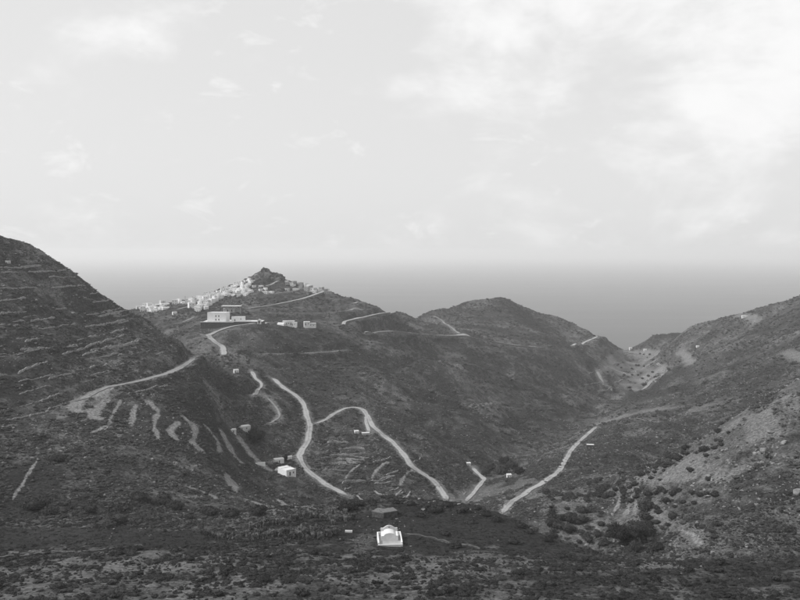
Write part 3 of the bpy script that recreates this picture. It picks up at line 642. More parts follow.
# ------------------------------------------------------------------ dry-stone terrace walls on the old farmed hill
def wall_mesh(xy, h, t, seed, jag=0.35):
    g = np.random.default_rng(seed)
    seg = np.hypot(*np.diff(xy, axis=0).T); cum = np.concatenate([[0], np.cumsum(seg)])
    tt = np.linspace(0, cum[-1], max(4, int(cum[-1] / 0.9)))
    x = np.interp(tt, cum, xy[:, 0]); y = np.interp(tt, cum, xy[:, 1])
    tx, ty = np.gradient(x), np.gradient(y); l = np.hypot(tx, ty) + 1e-9; nx, ny = -ty / l, tx / l
    vs, fs = [], []
    hh = h * (1 + 1.4 * jag * (g.random(len(x)) - 0.6)) * np.clip(1.2 + 2.5 * fbm(x, y, 9, 2, 0.5, seed % 50), 0.15, 1.5)
    hh[0] *= 0.3; hh[-1] *= 0.3
    gz = np.minimum(ground(x + nx * t / 2, y + ny * t / 2), ground(x - nx * t / 2, y - ny * t / 2)); gt = ground(x, y)
    for i in range(len(x)):
        j = g.uniform(-0.08, 0.08, 4)
        for k, (sd, top) in enumerate(((-1, 0), (-0.85, 1), (0.85, 1), (1, 0))):
            vs.append((x[i] + nx[i] * sd * t / 2 + j[0], y[i] + ny[i] * sd * t / 2 + j[1], (gt[i] + hh[i] + j[2] * 1.5) if top else gz[i] - 0.6))
    for i in range(len(x) - 1):
        for k in range(3): a = i * 4 + k; fs.append((a, a + 1, a + 5, a + 4))
    e = (len(x) - 1) * 4; fs += [(3, 2, 1, 0), (e, e + 1, e + 2, e + 3)]
    return vs, fs
MAN = [[(62, 355), (80, 350), (100, 343), (125, 335)], [(82, 356), (112, 348), (130, 344), (139, 341)], [(75, 341), (92, 337), (107, 334), (127, 329)], [(85, 327), (105, 325), (125, 320)], [(100, 317), (114, 314), (127, 310)],
       [(0, 314), (14, 313), (28, 311)], [(0, 301), (13, 300), (26, 298)], [(25, 342), (39, 339)], [(90, 368), (108, 364)], [(110, 367), (130, 361)], [(18, 374), (32, 367), (48, 362)], [(0, 325), (20, 325)], [(30, 322), (55, 318)], [(20, 350), (45, 349)]]
nwall = 0
WG = 'dry-stone terrace walls on the farmed hill'
def add_wall(xy, h, t, label, group, seed):
    vs, fs = wall_mesh(xy, h, t, seed)
    o = new_mesh('dry_stone_wall', vs, fs, M['drystone']); tag(o, label, 'wall', group); return o
for p in MAN:
    xy, _ = centreline(p, 300, 545)
    add_wall(xy, 0.7, 0.6, 'long pale dry-stone terrace wall crossing the steep farmed hillside', WG, nwall); nwall += 1
def contour(x, y, n_, st=1.5, sgn=1):
    r = []
    for _ in range(n_):
        r.append((x, y)); e = 6.0
        gx = float(ground(x + e, y) - ground(x - e, y)); gy = float(ground(x, y + e) - ground(x, y - e)); l = math.hypot(gx, gy) + 1e-9
        x += -gy / l * st * sgn; y += gx / l * st * sgn
        u = 400 + F * x / y
        if not (-50 < u < 850): break
    return np.array(r)
def lies(xy): return abs(F * xy[0, 0] / xy[0, 1] - F * xy[-1, 0] / xy[-1, 1]) > 1.2 * abs(F * (CAMZ - ground(*xy[0])) / xy[0, 1] - F * (CAMZ - ground(*xy[-1])) / xy[-1, 1])
def free(x, y): return float(sample(bare, x, y)) < 0.25
g = np.random.default_rng(11); k = 0; tries = 0
while k < 55 and tries < 900:
    tries += 1
    u, v = g.uniform(-20, 165), g.uniform(262, 430); x, y, z = hit(u, v, 290, 545)
    if not (300 < y < 525) or abs(HZ + F * (CAMZ - z) / y - v) > 3: continue
    xy = contour(x, y, int(g.uniform(7, 26)), 1.4, g.choice([-1, 1]))
    if len(xy) < 5 or not lies(xy) or not all(free(*q_) for q_ in xy): continue
    add_wall(xy, g.uniform(0.35, 0.65), 0.4, 'short broken dry-stone terrace wall among scrub on the farmed hillside', WG, 100 + k); k += 1
k = 0; tries = 0
while k < 34 and tries < 900:
    tries += 1
    u, v = g.uniform(325, 420), g.uniform(442, 497); x, y, z = hit(u, v, 390, 520)
    if abs(HZ + F * (CAMZ - z) / y - v) > 3: continue
    xy = contour(x, y, int(g.uniform(5, 14)), 1.4, g.choice([-1, 1]))
    if len(xy) < 4 or not lies(xy) or not all(free(*q_) for q_ in xy): continue
    add_wall(xy, g.uniform(0.45, 0.8), 0.5, 'low dry-stone wall of a terraced field below the dirt road', 'walls of the terraced fields below the road', 200 + k); k += 1
for p, lab in (([(-20, 560), (20, 557), (60, 553), (100, 551), (125, 548), (142, 546)], 'low field-edge dry-stone wall beside the dark grass field'), ([(404, 534), (430, 538), (460, 545), (480, 549)], 'low stone bank running away from the whitewashed chapel'), ([(83, 519), (95, 518), (105, 517)], 'short stone wall below the big dark bush at the field')):
    xy, _ = centreline(p, 150, 260); add_wall(xy, 0.26, 0.6, lab, None, 400 + len(p)).data.materials[0] = M['darkstone']

# ------------------------------------------------------------------ houses
def house(name, w, dp, h, mwall, wins=(), doors=(), parapet=0.3, vault=False, base=3.0, upper=None, stair=False, roofm='whiteroof'):
    """origin at the middle of the front foot; front faces -y"""
    r = empty(name, (0, 0, 0))
    b = MB()
    if vault:
        rr = w / 2; b.prism_y([(-rr, -base), (rr, -base), (rr, h)] + [(rr * math.cos(a), h + rr * 0.62 * math.sin(a)) for a in np.linspace(0, math.pi, 9)[1:-1]] + [(-rr, h)], 0, 0.3)
        b.prism_y([(-rr, -base), (rr, -base), (rr, h), (-rr, h)], 0.3, dp)
        b.build('wall', M[mwall], r)
        MB().prism_y([(rr * math.cos(a) * 0.97, h - 0.02 + rr * 0.58 * math.sin(a)) for a in np.linspace(0, math.pi, 11)], 0.3, dp - 0.02).build('roof', M[roofm], r, False)
    else:
        b.box(-w / 2, w / 2, 0, dp, -base, h).build('wall', M[mwall], r)
        q = MB(); t = 0.28
        q.box(-w / 2 - .03, w / 2 + .03, -.03, t, h, h + parapet).box(-w / 2 - .03, w / 2 + .03, dp - t, dp + .03, h, h + parapet).box(-w / 2 - .03, -w / 2 + t, t, dp - t, h, h + parapet).box(w / 2 - t, w / 2 + .03, t, dp - t, h, h + parapet)
        rf = MB().box(-w / 2 + t, w / 2 - t, t, dp - t, h, h + .06).build('roof', M[roofm], r); q.build('parapet', M[mwall], rf)
    if upper:
        ux0, ux1, uy0, uy1, uh = upper
        MB().box(ux0, ux1, uy0, uy1, h + 0.07, h + uh).build('upper_room', M[mwall], r)
        MB().box(ux0 - .12, ux1 + .12, uy0 - .12, uy1 + .12, h + uh, h + uh + .18).build('upper_roof', M[roofm], r)
        MB().box((ux0 + ux1) / 2 - .4, (ux0 + ux1) / 2 + .4, uy0 - .04, uy0 + .1, h + 1.0, h + 1.0 + 1.1).build('window', M['pane'], r)
    for (x, z, ww, hh_) in wins:
        ww *= .85; hh_ *= .9; wd = MB().box(x - ww / 2, x + ww / 2, -.04, .12, z, z + hh_).build('window', M['shutter' if base > 2.9 else 'pane'], r)
        MB().box(x - ww / 2 - .12, x + ww / 2 + .12, -.10, .1, z - .14, z - .002).build('sill', M[mwall], wd)
    for (x, ww, hh_) in doors: MB().box(x - ww / 2 * .85, x + ww / 2 * .85, -.04, .12, 0.02, hh_ * .92).build('door', M['shutter'], r)
    if stair:
        st = MB()
        for i in range(7): st.box(w / 2 + .01, w / 2 + 1.0, dp * 0.15 + i * .45, dp * 0.15 + 7 * .45, -base, h * (i + 1) / 7 - .01)
        st.build('stair', M[mwall], r)
    return r
protos = {
 'cube': (lambda m: house('village_house', 5.2, 5.0, 3.1, m, [(1.2, 1.0, .9, 1.1)], [(-1.2, 1.0, 2.1)]), 'small cubic {c} house, one window,'),
 'tall': (lambda m: house('village_house', 6.2, 6.0, 6.0, m, [(-1.7, 3.9, 1.0, 1.2), (1.7, 3.9, 1.0, 1.2), (1.7, 1.0, 1.0, 1.2)], [(-1.4, 1.1, 2.2)]), 'two-storey {c} house, three windows,'),
 'vault': (lambda m: house('village_house', 4.6, 8.5, 2.5, m, [(1.1, 1.2, .8, 1.0)], [(-.7, 1.0, 2.1)], vault=True), 'narrow {c} house with vaulted roof'),
 'step': (lambda m: house('village_house', 8.0, 6.0, 3.1, m, [(2.2, 1.0, 1.0, 1.1), (0, 1.0, 1.0, 1.1)], [(-2.4, 1.1, 2.1)], upper=(-3.8, 0.4, 1.6, 5.8, 2.9), stair=True), 'stepped {c} house with outside stair'),
 'long': (lambda m: house('village_house', 9.6, 5.0, 3.2, m, [(-3.4, 1.0, .9, 1.1), (.2, 1.0, .9, 1.1), (3.6, 1.0, .9, 1.1)], [(-1.6, 1.0, 2.1), (2.0, 1.0, 2.1)]), 'long low {c} house, two doors,'),
}
cache = {}
def put_house(kind, m, loc, rz, where, group, sc_=1.0):
    mk, lab = protos[kind]
    o = cache.get((kind, m))
    if o is None: o = mk(m); cache[(kind, m)] = o
    else: o = copy_tree(o)
    o.location = loc; o.rotation_euler = (0, 0, rz); o.scale = (sc_, sc_, sc_)
    tag(o, (lab.format(c={'white': 'whitewashed', 'cream': 'weathered pale', 'grey': 'bare grey'}[m]) + ' ' + where), 'house', group); return o
def facing(x, y, jit=0.0): return math.atan2(-x, y) * -1 * -1 + jit
g = np.random.default_rng(23)
taken = []
def fill(poly, du, dv, dmin, dmax, kinds, mats, where, group, gap, jit=0.5, sc_=1.0):
    us = [p[0] for p in poly]; vs_ = [p[1] for p in poly]; out_ = []
    for v in np.arange(max(vs_), min(vs_) - 0.01, -dv):
        for u in np.arange(min(us), max(us), du):
            uu, vv_ = u + g.uniform(-.5, .5) * du, v + g.uniform(-.4, .4) * dv
            if not inpoly(np.array([uu]), np.array([vv_]), poly)[0]: continue
            x, y, z = hit(uu, vv_, dmin, dmax)
            if any(math.hypot(x - a, y - b) < gap for a, b in taken): continue
            taken.append((x, y)); out_.append((x, y, z))
            put_house(kinds[g.integers(len(kinds))], mats[g.integers(len(mats))], (x, y, z - 0.1), -0.38 + g.normal() * jit, where, group, sc_ * g.uniform(0.68, 1.0))
    return out_
ALLK = ['cube', 'cube', 'tall', 'vault', 'step', 'long']
HG = 'houses of the hilltop village'
fill([(138, 308), (146, 305.5), (165, 304), (166, 311), (150, 312.5), (138, 311)], 2.8, 1.3, 860, 990, ALLK, ['white'] * 4 + ['cream'], 'at the low end of the hilltop village', HG, 4.8)
fill([(164, 304.5), (186, 302), (188, 304.5), (166, 306)], 4.2, 1.8, 860, 1000, ALLK, ['white'] * 3 + ['cream'], 'behind the dark mound in the village', HG, 6.6)
fill([(184, 304), (190, 299), (200, 297.5), (214, 294.5), (224, 292), (224, 299), (212, 304), (207, 308), (198, 312), (190, 309)], 2.7, 1.4, 860, 1010, ['tall', 'cube', 'step', 'tall', 'long'], ['white', 'cream', 'white'], 'in the crowded middle of the village', HG, 4.7)
fill([(222, 293), (232, 287), (240, 282), (248, 279), (254, 282), (253, 291), (246, 297), (232, 297), (222, 299)], 2.7, 1.4, 880, 1040, ALLK, ['white'] * 5 + ['cream'], 'close under the castle rock', HG, 4.7)
fill([(253, 286), (262, 288), (272, 291), (272, 294), (258, 294)], 4.2, 2.2, 880, 1040, ALLK, ['white', 'cream'], 'beside the stepped path below the castle rock', HG, 6.6)
fill([(285, 281.5), (296, 284), (306, 288), (313, 291), (306, 292), (296, 289.5), (287, 286)], 3.6, 2.0, 930, 1050, ['cube', 'tall', 'tall', 'step'], ['cream', 'cream', 'grey'], 'on the shoulder beyond the castle rock', HG, 4.7)
fill([(313, 290.5), (324, 291.5), (326, 294), (314, 293.5)], 4.0, 2.0, 930, 1040, ['tall', 'tall', 'cube'], ['cream', 'grey', 'cream'], 'at the bend where the village road ends', HG, 4.7)
fill([(283, 290.5), (301, 288.5), (302, 290.5), (284, 292.5)], 5.2, 2.0, 930, 1040, ['long', 'cube'], ['cream', 'white'], 'along the upper stepped path of the village', HG, 7.5)

def row(p, cnt, d0, d1, kinds, mats, where, sc_=.9, gap=4.6):
    p = np.array(p, float); t_ = np.linspace(0, 1, cnt); tt = np.linspace(0, 1, len(p))
    for t in t_:
        u = np.interp(t, tt, p[:, 0]) + g.uniform(-.6, .6); v = np.interp(t, tt, p[:, 1]) + g.uniform(-.4, .4); x, y, z = hit(u, v, d0, d1)
        if any(math.hypot(x - a, y - b) < gap for a, b in taken): continue
        taken.append((x, y)); put_house(kinds[g.integers(len(kinds))], mats[g.integers(len(mats))], (x, y, z - .1), -.3 + g.normal() * .4, where, HG, sc_ * g.uniform(.8, 1.1))
row([(284, 282), (300, 286.5), (314, 291.5)], 11, 950, 1060, ['tall', 'cube', 'tall', 'step'], ['cream', 'cream', 'grey', 'white'], 'on the shoulder beyond the castle rock')
row([(286, 284.5), (300, 289), (312, 293)], 10, 940, 1060, ['tall', 'cube', 'long', 'step'], ['cream', 'white', 'grey'], 'on the shoulder beyond the castle rock')
row([(314, 291.8), (321, 292.6), (327, 294)], 5, 940, 1050, ['tall', 'tall', 'step'], ['cream', 'grey'], 'at the bend where the village road ends', 1.1)
row([(138, 310), (152, 308.5), (166, 306)], 9, 860, 1000, ['cube', 'long', 'vault'], ['white'], 'at the low end of the hilltop village')
row([(186, 303), (198, 298.5), (214, 294), (230, 288), (244, 280.5)], 20, 860, 1050, ['tall', 'cube', 'step', 'vault'], ['white', 'white', 'cream'], 'along the village skyline')
def at(u, v, d): return ((u - 400) / F * d, d, CAMZ - (v - HZ) / F * d)
# castle rock
vs, f_ = ICO4; v_ = vs.copy(); g2 = np.random.default_rng(5)
nz = fbm(v_[:, 0] * 10 + v_[:, 2] * 7, v_[:, 1] * 10 - v_[:, 2] * 5, 5, 3, 0.6, 51); nz2 = fbm(v_[:, 0] * 10 - v_[:, 2] * 9, v_[:, 1] * 10 + v_[:, 2] * 8, 1.6, 3, 0.6, 53); v_ = v_ * (1 + nz[:, None] * 0.6 + nz2[:, None] * 0.30)
cx, cy, cz = at(266, 281, 1042)
castle_o = empty('castle_rock', (cx, cy, cz)); tag(castle_o, 'dark craggy castle rock crowning the hilltop village', 'rock')
vc = v_.copy(); vc[:, :2] *= (1.2 - .5 * np.clip(vc[:, 2:3], 0, 1)); new_mesh('crag', vc * np.array([18.5, 13, 13.5]) + np.array([1, 0, 0.0]), f_, M['castle'], castle_o)
new_mesh('summit_block', v_[:, [1, 0, 2]] * np.array([4.6, 4, 4.0]) + np.array([-1.5, -1, 13.6]), f_, M['castle'], castle_o)
new_mesh('side_crag', v_[:, [1, 2, 0]] * np.array([10, 8, 8]) + np.array([12, 0, 2.5]), f_, M['castle'], castle_o)
MB().box(-14, -10.5, -8, -5, 2, 9.0).build('ruined_wall', M['cream'], castle_o)
MB().box(20, 24, -6, -2, 1, 5.5).build('ruined_wall', M['darkstone'], castle_o)

# masts on the skyline
for u, v, d, hh_, lab in ((163.5, 303, 950, 7, 'thin dark mast among the low village roofs'), (185.2, 303, 955, 8.5, 'tall dark mast rising from the village skyline'), (192.4, 300, 965, 6, 'slim aerial pole on a village roof'), (312.3, 291, 1010, 7, 'slim pole by the weathered houses past the castle rock'), (329, 295, 1005, 8, 'lone pole at the bend of the village road'), (257, 325, 735, 9, 'slim power pole behind the long white yard'), (661.5, 361, 1180, 14, 'tall pole standing on the pale fields of the cove')):
    x, y, z = at(u, v, d); z = min(z, float(ground(x, y)))
    o = empty('mast', (x, y, z)); tag(o, lab, 'mast')
    MB().tube((0, 0, -2), (0, 0, hh_), 0.22, 0.12, 6).build('pole', M['metal'], o)
    MB().box(-.9, .9, -.08, .08, hh_ - 1.2, hh_ - .95).build('crossarm', M['metal'], o)

# the large white building on its walled yard
D0 = 712.0; k_ = D0 / F
x, y, z = at(216, 322.4, D0)
o = empty('school_building', (x, y + 6, z), R(-7)); tag(o, 'large plain white two-storey building standing on a walled yard', 'building')
W_, H_ = 17.6, 8.0
MB().box(-W_ / 2 - 1, W_ / 2 - 1, 0, 11, -4, H_).build('wall', M['white'], o)
rf = MB().box(-W_ / 2 - .6, W_ / 2 - 1.4, .4, 10.6, H_, H_ + .08).build('roof', M['whiteroof'], o)
MB().box(-W_ / 2 - 1.05, W_ / 2 - .95, -.05, .35, H_, H_ + .5).box(-W_ / 2 - 1.05, W_ / 2 - .95, 10.65, 11.05, H_, H_ + .5).box(-W_ / 2 - 1.05, -W_ / 2 - .65, .35, 10.65, H_, H_ + .5).box(W_ / 2 - 1.35, W_ / 2 - .95, .35, 10.65, H_, H_ + .5).build('parapet', M['white'], rf)
for wx in (-1.6, 1.2):
    for wz in (1.3, 4.6):
        wd = MB().box(wx - .5, wx + .5, -.05, .15, wz, wz + 1.4).build('window', M['pane'], o); MB().box(wx - .8, wx + .8, -.14, .1, wz - .2, wz - .003).build('sill', M['white'], wd)
def yard(u0, u1, v, d, depth, hgt, lab, wallm, lip):
    x0, y0, z0 = at(u0, v, d); x1, _, _ = at(u1, v, d); cx_ = (x0 + x1) / 2; w = (x1 - x0)
    o = empty('walled_yard', (cx_, y0, z0)); tag(o, lab, 'terrace')
    MB().box(-w / 2, w / 2, 0, depth, -9, 0).build('retaining_wall', M[wallm], o)
    MB().box(-w / 2 + .3, w / 2 - .3, .5, depth - .2, 0, .06).build('paving', M['whiteroof'], o)
    MB().box(-w / 2 - .06, w / 2 + .06, -.06, .42, 0, lip).build('coping', M['white'], o)
    return o
yard(200.5, 233.5, 322.4, 712, 26, 4, 'dark stone retaining wall under the large white building, white coping', 'darkstone', .75)
yard(233.7, 262, 321.8, 715, 16, 4, 'long white-paved yard beside the small flat-roofed annexe', 'darkstone', .55)
x, y, z = at(237, 321.8, 715); y += 5
o = house('annexe', 12.2, 6, 3.9, 'white', [(2.5, 1.5, 1.0, 1.2)], [(-3, 1.2, 2.2)]); o.location = (x, y, z); o.rotation_euler = (0, 0, R(6)); tag(o, 'small plain white annexe on the long paved yard', 'building')
x, y, z = at(259.5, 323.2, 713)
o = empty('gate_shrine', (x, y - 2, z), 0); tag(o, 'small white arched gate shrine at the end of the yard', 'shrine')
MB().prism_y([(-1.6, -4), (1.6, -4), (1.6, 2.6)] + [(1.6 * math.cos(a), 2.6 + 1.2 * math.sin(a)) for a in np.linspace(0, math.pi, 9)[1:-1]] + [(-1.6, 2.6)], 0, 2.4).build('wall', M['white'], o)
MB().prism_y([(-.8, .1), (.8, .1), (.8, 1.8)] + [(.8 * math.cos(a), 1.8 + .7 * math.sin(a)) for a in np.linspace(0, math.pi, 7)[1:-1]] + [(-.8, 1.8)], -.04, .3).build('arch_shade_panel', M['pane'], o)  # solid dark slab on the wall, standing for the shade inside the arch
# house with the wide canopy roof
x, y, z = hit(231, 313, 760, 900)
o = empty('canopy_house', (x, y, z), 0); tag(o, 'low pale house under a wide flat white canopy roof', 'house'); s_ = y / F
MB().box(-8.6 * s_, 3.2 * s_, 2, 8, -3, 5.0).build('wall', M['cream'], o)
MB().box(3.3 * s_, 8.5 * s_, 3, 8, -3, 4.2).build('side_wall', M['concrete'], o)
MB().box(-10 * s_, 9.5 * s_, -1.0, 9, 7.2, 7.7).build('canopy', M['whiteroof'], o)
for px in (-9.6, -4, 1.5, 9): MB().box(px * s_ - .2, px * s_ + .2, -.6, -.2, -3, 7.19).build('post', M['concrete'], o)
for px in (-4, 0.4): MB().box(px * s_ - .8, px * s_ + .8, 1.95, 2.2, 1.4, 3.6).build('window', M['pane'], o)
# low white houses on the spur
for u, v, d, kind, rz, lab, s_ in ((288.5, 325.2, 737, 'long', .1, 'low white house group on the bare spur beside a vaulted one', 1.15), (293.5, 325.5, 737, 'cube', -.15, 'small white cube house in the middle of the spur row', .9), (307, 325.4, 740, 'cube', .2, 'white house with dark tree behind on the spur', 1.05), (312, 325.8, 741, 'long', .05, 'lowest long white house at the end of the spur row', .75)):
    x, y, z = at(u, v, d); o = put_house(kind, 'white', (x, y, max(z, float(ground(x, y)) - .4)), rz, '', None, s_); o['label'] = lab
    if 'group' in o: del o['group']
x, y, z = at(285, 325.4, 734); o = put_house('vault', 'white', (x, y, float(ground(x, y)) - .2), R(60), '', None, .9); o['label'] = 'white barrel-vaulted house at the head of the spur row'
for u, v, d, lab, m, kd, sc_ in ((175, 314.5, 850, 'small white hut alone below the dark village mound', 'white', 'cube', 0.9), (236.5, 372.5, 500, 'tiny white-roofed hut on the dark flank below the big building', 'white', 'cube', .62), (357, 433.5, 470, 'small white hut at the end of the short spur track', 'white', 'cube', .5), (366, 435.5, 470, 'low pale shed where the short spur track ends', 'cream', 'long', .5),
                                 (469, 465.5, 480, 'tiny white hut at the head of the zigzag track', 'white', 'cube', .5), (509.5, 477.5, 470, 'small white hut below the dark grove in the valley', 'white', 'cube', .52), (631, 349.5, 1320, 'small white house on the cove skyline', 'white', 'cube', 1.0), (645.5, 351, 1300, 'lone white house on the ridge above the cove', 'white', 'cube', .9), (698, 347.5, 1050, 'tiny white hut on the far slope above the pale scar', 'white', 'cube', .75),
                                 (611, 390, 960, 'tiny white hut by the cove road', 'white', 'cube', .55), (745, 317.5, 1060, 'low white house on the far ridge road', 'white', 'long', .8), (8, 263.5, 455, 'small pale stone hut high on the farmed hill', 'cream', 'cube', .55)):
    x, y, z = hit(u, v, 300); z = float(ground(x, y))
    o = put_house(kd, m, (x, y, z - .1), math.atan2(-x, y) + .2, '', None, sc_); o['label'] = lab
# the pale-roofed shed on the right bank
x, y, z = hit(590.5, 449.5, 420, 600); o = house('shed', 5.4, 4.2, 2.7, 'darkstone', [(1.2, .9, .9, 1.0)], [(-.9, 1.3, 2.0)]); o.location = (x, y, z); o.rotation_euler = (0, 0, R(-8)); tag(o, 'dark stone shed with a pale flat roof above the river road', 'shed')

# farmhouse in the valley
x, y, z = hit(286.5, 476.5, 380, 470); fz = R(40)
o = empty('farmhouse', (x + 2.9 * math.cos(fz), y + 2.9 * math.sin(fz), z), fz); tag(o, 'white flat-roofed farmhouse beside the dirt road junction', 'house')
MB().box(-2.9, 2.9, 0, 8.6, -2.5, 2.9).build('wall', M['white'], o)
rf = MB().box(-2.7, 2.7, .25, 8.35, 2.9, 2.98).build('roof', M['whiteroof'], o); MB().box(-2.95, 2.95, -.06, .22, 2.9, 3.12).box(-2.95, 2.95, 5.2, 5.5, 2.985, 3.2).box(-2.95, 2.95, 8.38, 8.66, 2.9, 3.12).build('parapet', M['whiteroof'], rf)
MB().box(-1.2, -.3, -.05, .1, 0, 2.0).build('door', M['door'], o); MB().box(.9, 1.7, -.05, .1, .9, 1.8).build('window', M['shutter'], o)
x, y, z = hit(278, 471, 380, 470); yo = empty('farm_yard', (x, y, z), fz); tag(yo, 'pale concrete yard in front of the farmhouse', 'yard')
MB().box(-4.5, 3.0, -1.5, 14, -2.5, .35).build('slab', M['concrete'], yo); MB().box(-4.6, -4.3, -1.6, 14, -2.5, 1.1).build('side_wall', M['concrete'], yo)
for (u, v, w, h_, dp, rz, lab, m) in ((279.5, 463, 5.2, 2.0, 3.2, 25, 'low white outhouse behind the farmhouse', 'white'), (289.5, 459.5, 3.2, 1.6, 1.0, 30, 'short white garden wall by the farm track', 'white'), (260.5, 465.5, 5.2, 1.3, .9, 24, 'broken white wall at the edge of the farm terrace', 'white')):
    x, y, z = hit(u, v, 380, 500); o = house('outbuilding', w, dp, h_, m, [], [(0, .8, min(1.5, h_ - .3))] if h_ > 1.9 else [], parapet=.15); o.location = (x, y, z); o.rotation_euler = (0, 0, R(rz)); tag(o, lab, 'building' if h_ > 1.9 else 'wall')
x, y, z = hit(244, 431, 380, 500); o = house('cottage', 8.0, 4.0, 2.5, 'cream', [(1.6, 1.0, .8, .9)], [(-1.2, .9, 1.9)], parapet=.2); o.location = (x, y, z); o.rotation_euler = (0, 0, R(28)); tag(o, 'low old cottage with a pale flat roof beside a dark tree', 'house')
x, y, z = hit(233.5, 433, 380, 500); o = house('byre', 3.0, 3.0, 1.8, 'cream', [], [(0, .8, 1.4)], parapet=.15); o.location = (x, y, z); o.rotation_euler = (0, 0, R(20)); tag(o, 'tiny pale byre just below the old cottage', 'shed')

# chapel with its walled forecourt
x, y, z = hit(390.5, 546.5, 160, 230); s_ = y / F
zt = z + 0.25
ch = empty('chapel', (x, y, zt), R(4)); tag(ch, 'small whitewashed chapel with an arched front', 'chapel')
cw = 17.0 * s_; rr = cw / 2; yf = 3.2; Lc = 3.3     # front wall stands behind the forecourt
arch = [(rr * 0.70 * math.cos(a), 1.22 + .70 * math.sin(a)) for a in np.linspace(0, math.pi, 15)]
MB().prism_y([(-rr, -2), (rr, -2), (rr, 1.22)] + arch + [(-rr, 1.22)], yf, yf + .3).build('front_wall', M['white'], ch)
MB().box(-rr + .02, rr - .02, yf + .3, yf + Lc, -2, 1.2).build('wall', M['white'], ch)
MB().prism_y([(rr * .69 * math.cos(a), 1.2 + .70 * math.sin(a)) for a in np.linspace(0, math.pi, 17)], yf + .302, yf + Lc).build('roof', M['whiteroof'], ch)
gp = [(rr + .02, 2.0), (rr * .72, 2.0), (rr * .58, 2.2), (rr * .38, 2.48), (.3, 2.66), (-.3, 2.66), (-rr * .38, 2.48), (-rr * .58, 2.2), (-rr * .72, 2.0), (-rr - .02, 2.0)]
MB().prism_y([(-rr - .02, -2), (rr + .02, -2)] + gp, yf + Lc, yf + Lc + .35).build('gable_wall', M['whiteroof'], ch)
MB().box(-.05, .05, yf + Lc + .1, yf + Lc + .2, 2.66, 3.15).box(-.2, .2, yf + Lc + .12, yf + Lc + .18, 2.88, 2.97).build('cross', M['metal'], ch)
MB().box(-.12, .12, yf + Lc - .14, yf + Lc - .002, 2.1, 2.34).build('bell', M['metal'], ch)
fw = 23.6 * s_ / 2
fc = empty('forecourt', (x, y, zt - .02), R(4)); tag(fc, 'white-walled paved forecourt round the small chapel', 'courtyard')
MB().box(-fw, fw, 0, 7.4, -2.5, 0).build('paving', M['concrete'], fc)
MB().box(-fw - .12, fw + .12, -.16, .12, -2.5, .30).build('front_wall', M['white'], fc)
MB().box(-fw - .12, -fw + .16, .122, 7.4, -2.5, .72).build('side_wall', M['white'], fc)
MB().box(fw - .16, fw + .12, .122, 7.4, -2.5, .72).build('side_wall', M['white'], fc)
MB().box(-fw - .12, fw + .12, 7.4, 7.65, -2.5, .72).build('rear_wall', M['white'], fc)
# whitewashed trough and two loose white stones
x, y, z = hit(348.5, 532.5, 165, 240); o = empty('trough', (x, y, z), R(-6)); tag(o, 'whitewashed stone trough on the grassy knoll', 'trough')
MB().box(-.95, .95, 0, .7, -.3, .42).build('basin', M['white'], o); MB().box(-.8, .8, .12, .58, .42, .425).build('hollow', M['concrete'], o)
# old stone hut: two flat earth roofs meeting at a corner
x, y, z = hit(383.5, 518.5, 190, 245); s_ = y / F
o = empty('stone_hut', (x, y, z)); tag(o, 'old dark stone hut with two sagging earth roofs behind the chapel', 'hut')
def blk(ang, w, dp, h, sgn, nm):
    ca, sa = math.cos(ang), math.sin(ang); P_ = []
    for (a, b_) in ((0, 0), (w * sgn, 0), (w * sgn, dp), (0, dp)): P_.append((a * ca - b_ * sa, a * sa + b_ * ca))
    if sgn < 0: P_ = P_[::-1]
    hs = [h, h, h, h]
    MB().add([(p[0], p[1], -2) for p in P_] + [(p[0], p[1], hh_) for p, hh_ in zip(P_, hs)], [(3, 2, 1, 0), (4, 5, 6, 7), (0, 1, 5, 4), (1, 2, 6, 5), (2, 3, 7, 6), (3, 0, 4, 7)]).build('wall', M['darkstone'], o)
    cxy = np.mean(P_, 0); P2 = [cxy + (np.array(p) - cxy) * 1.05 for p in P_]
    MB().add([(p[0], p[1], h + .003) for p in P2] + [(p[0], p[1], h + .25) for p in P2], [(3, 2, 1, 0), (4, 5, 6, 7), (0, 1, 5, 4), (1, 2, 6, 5), (2, 3, 7, 6), (3, 0, 4, 7)]).build('roof', M['earthroof'], o)
blk(R(24), 4.4, 3.2, 1.5, 1, 'a'); blk(R(-30), 4.0, 3.4, 1.3, -1, 'b')
ca, sa = math.cos(R(24)), math.sin(R(24))
MB().add([(a * ca - b_ * sa, a * sa + b_ * ca, zz) for a, b_, zz in ((.25, -.03, 0), (.95, -.03, 0), (.95, -.03, 1.25), (.25, -.03, 1.25), (.25, .1, 0), (.95, .1, 0), (.95, .1, 1.25), (.25, .1, 1.25))], [(0, 1, 2, 3), (5, 4, 7, 6), (4, 0, 3, 7), (1, 5, 6, 2), (3, 2, 6, 7), (4, 5, 1, 0)]).build('door_shade_panel', M['pane'], o)  # dark slab set on the wall in place of the doorway's shaded inside

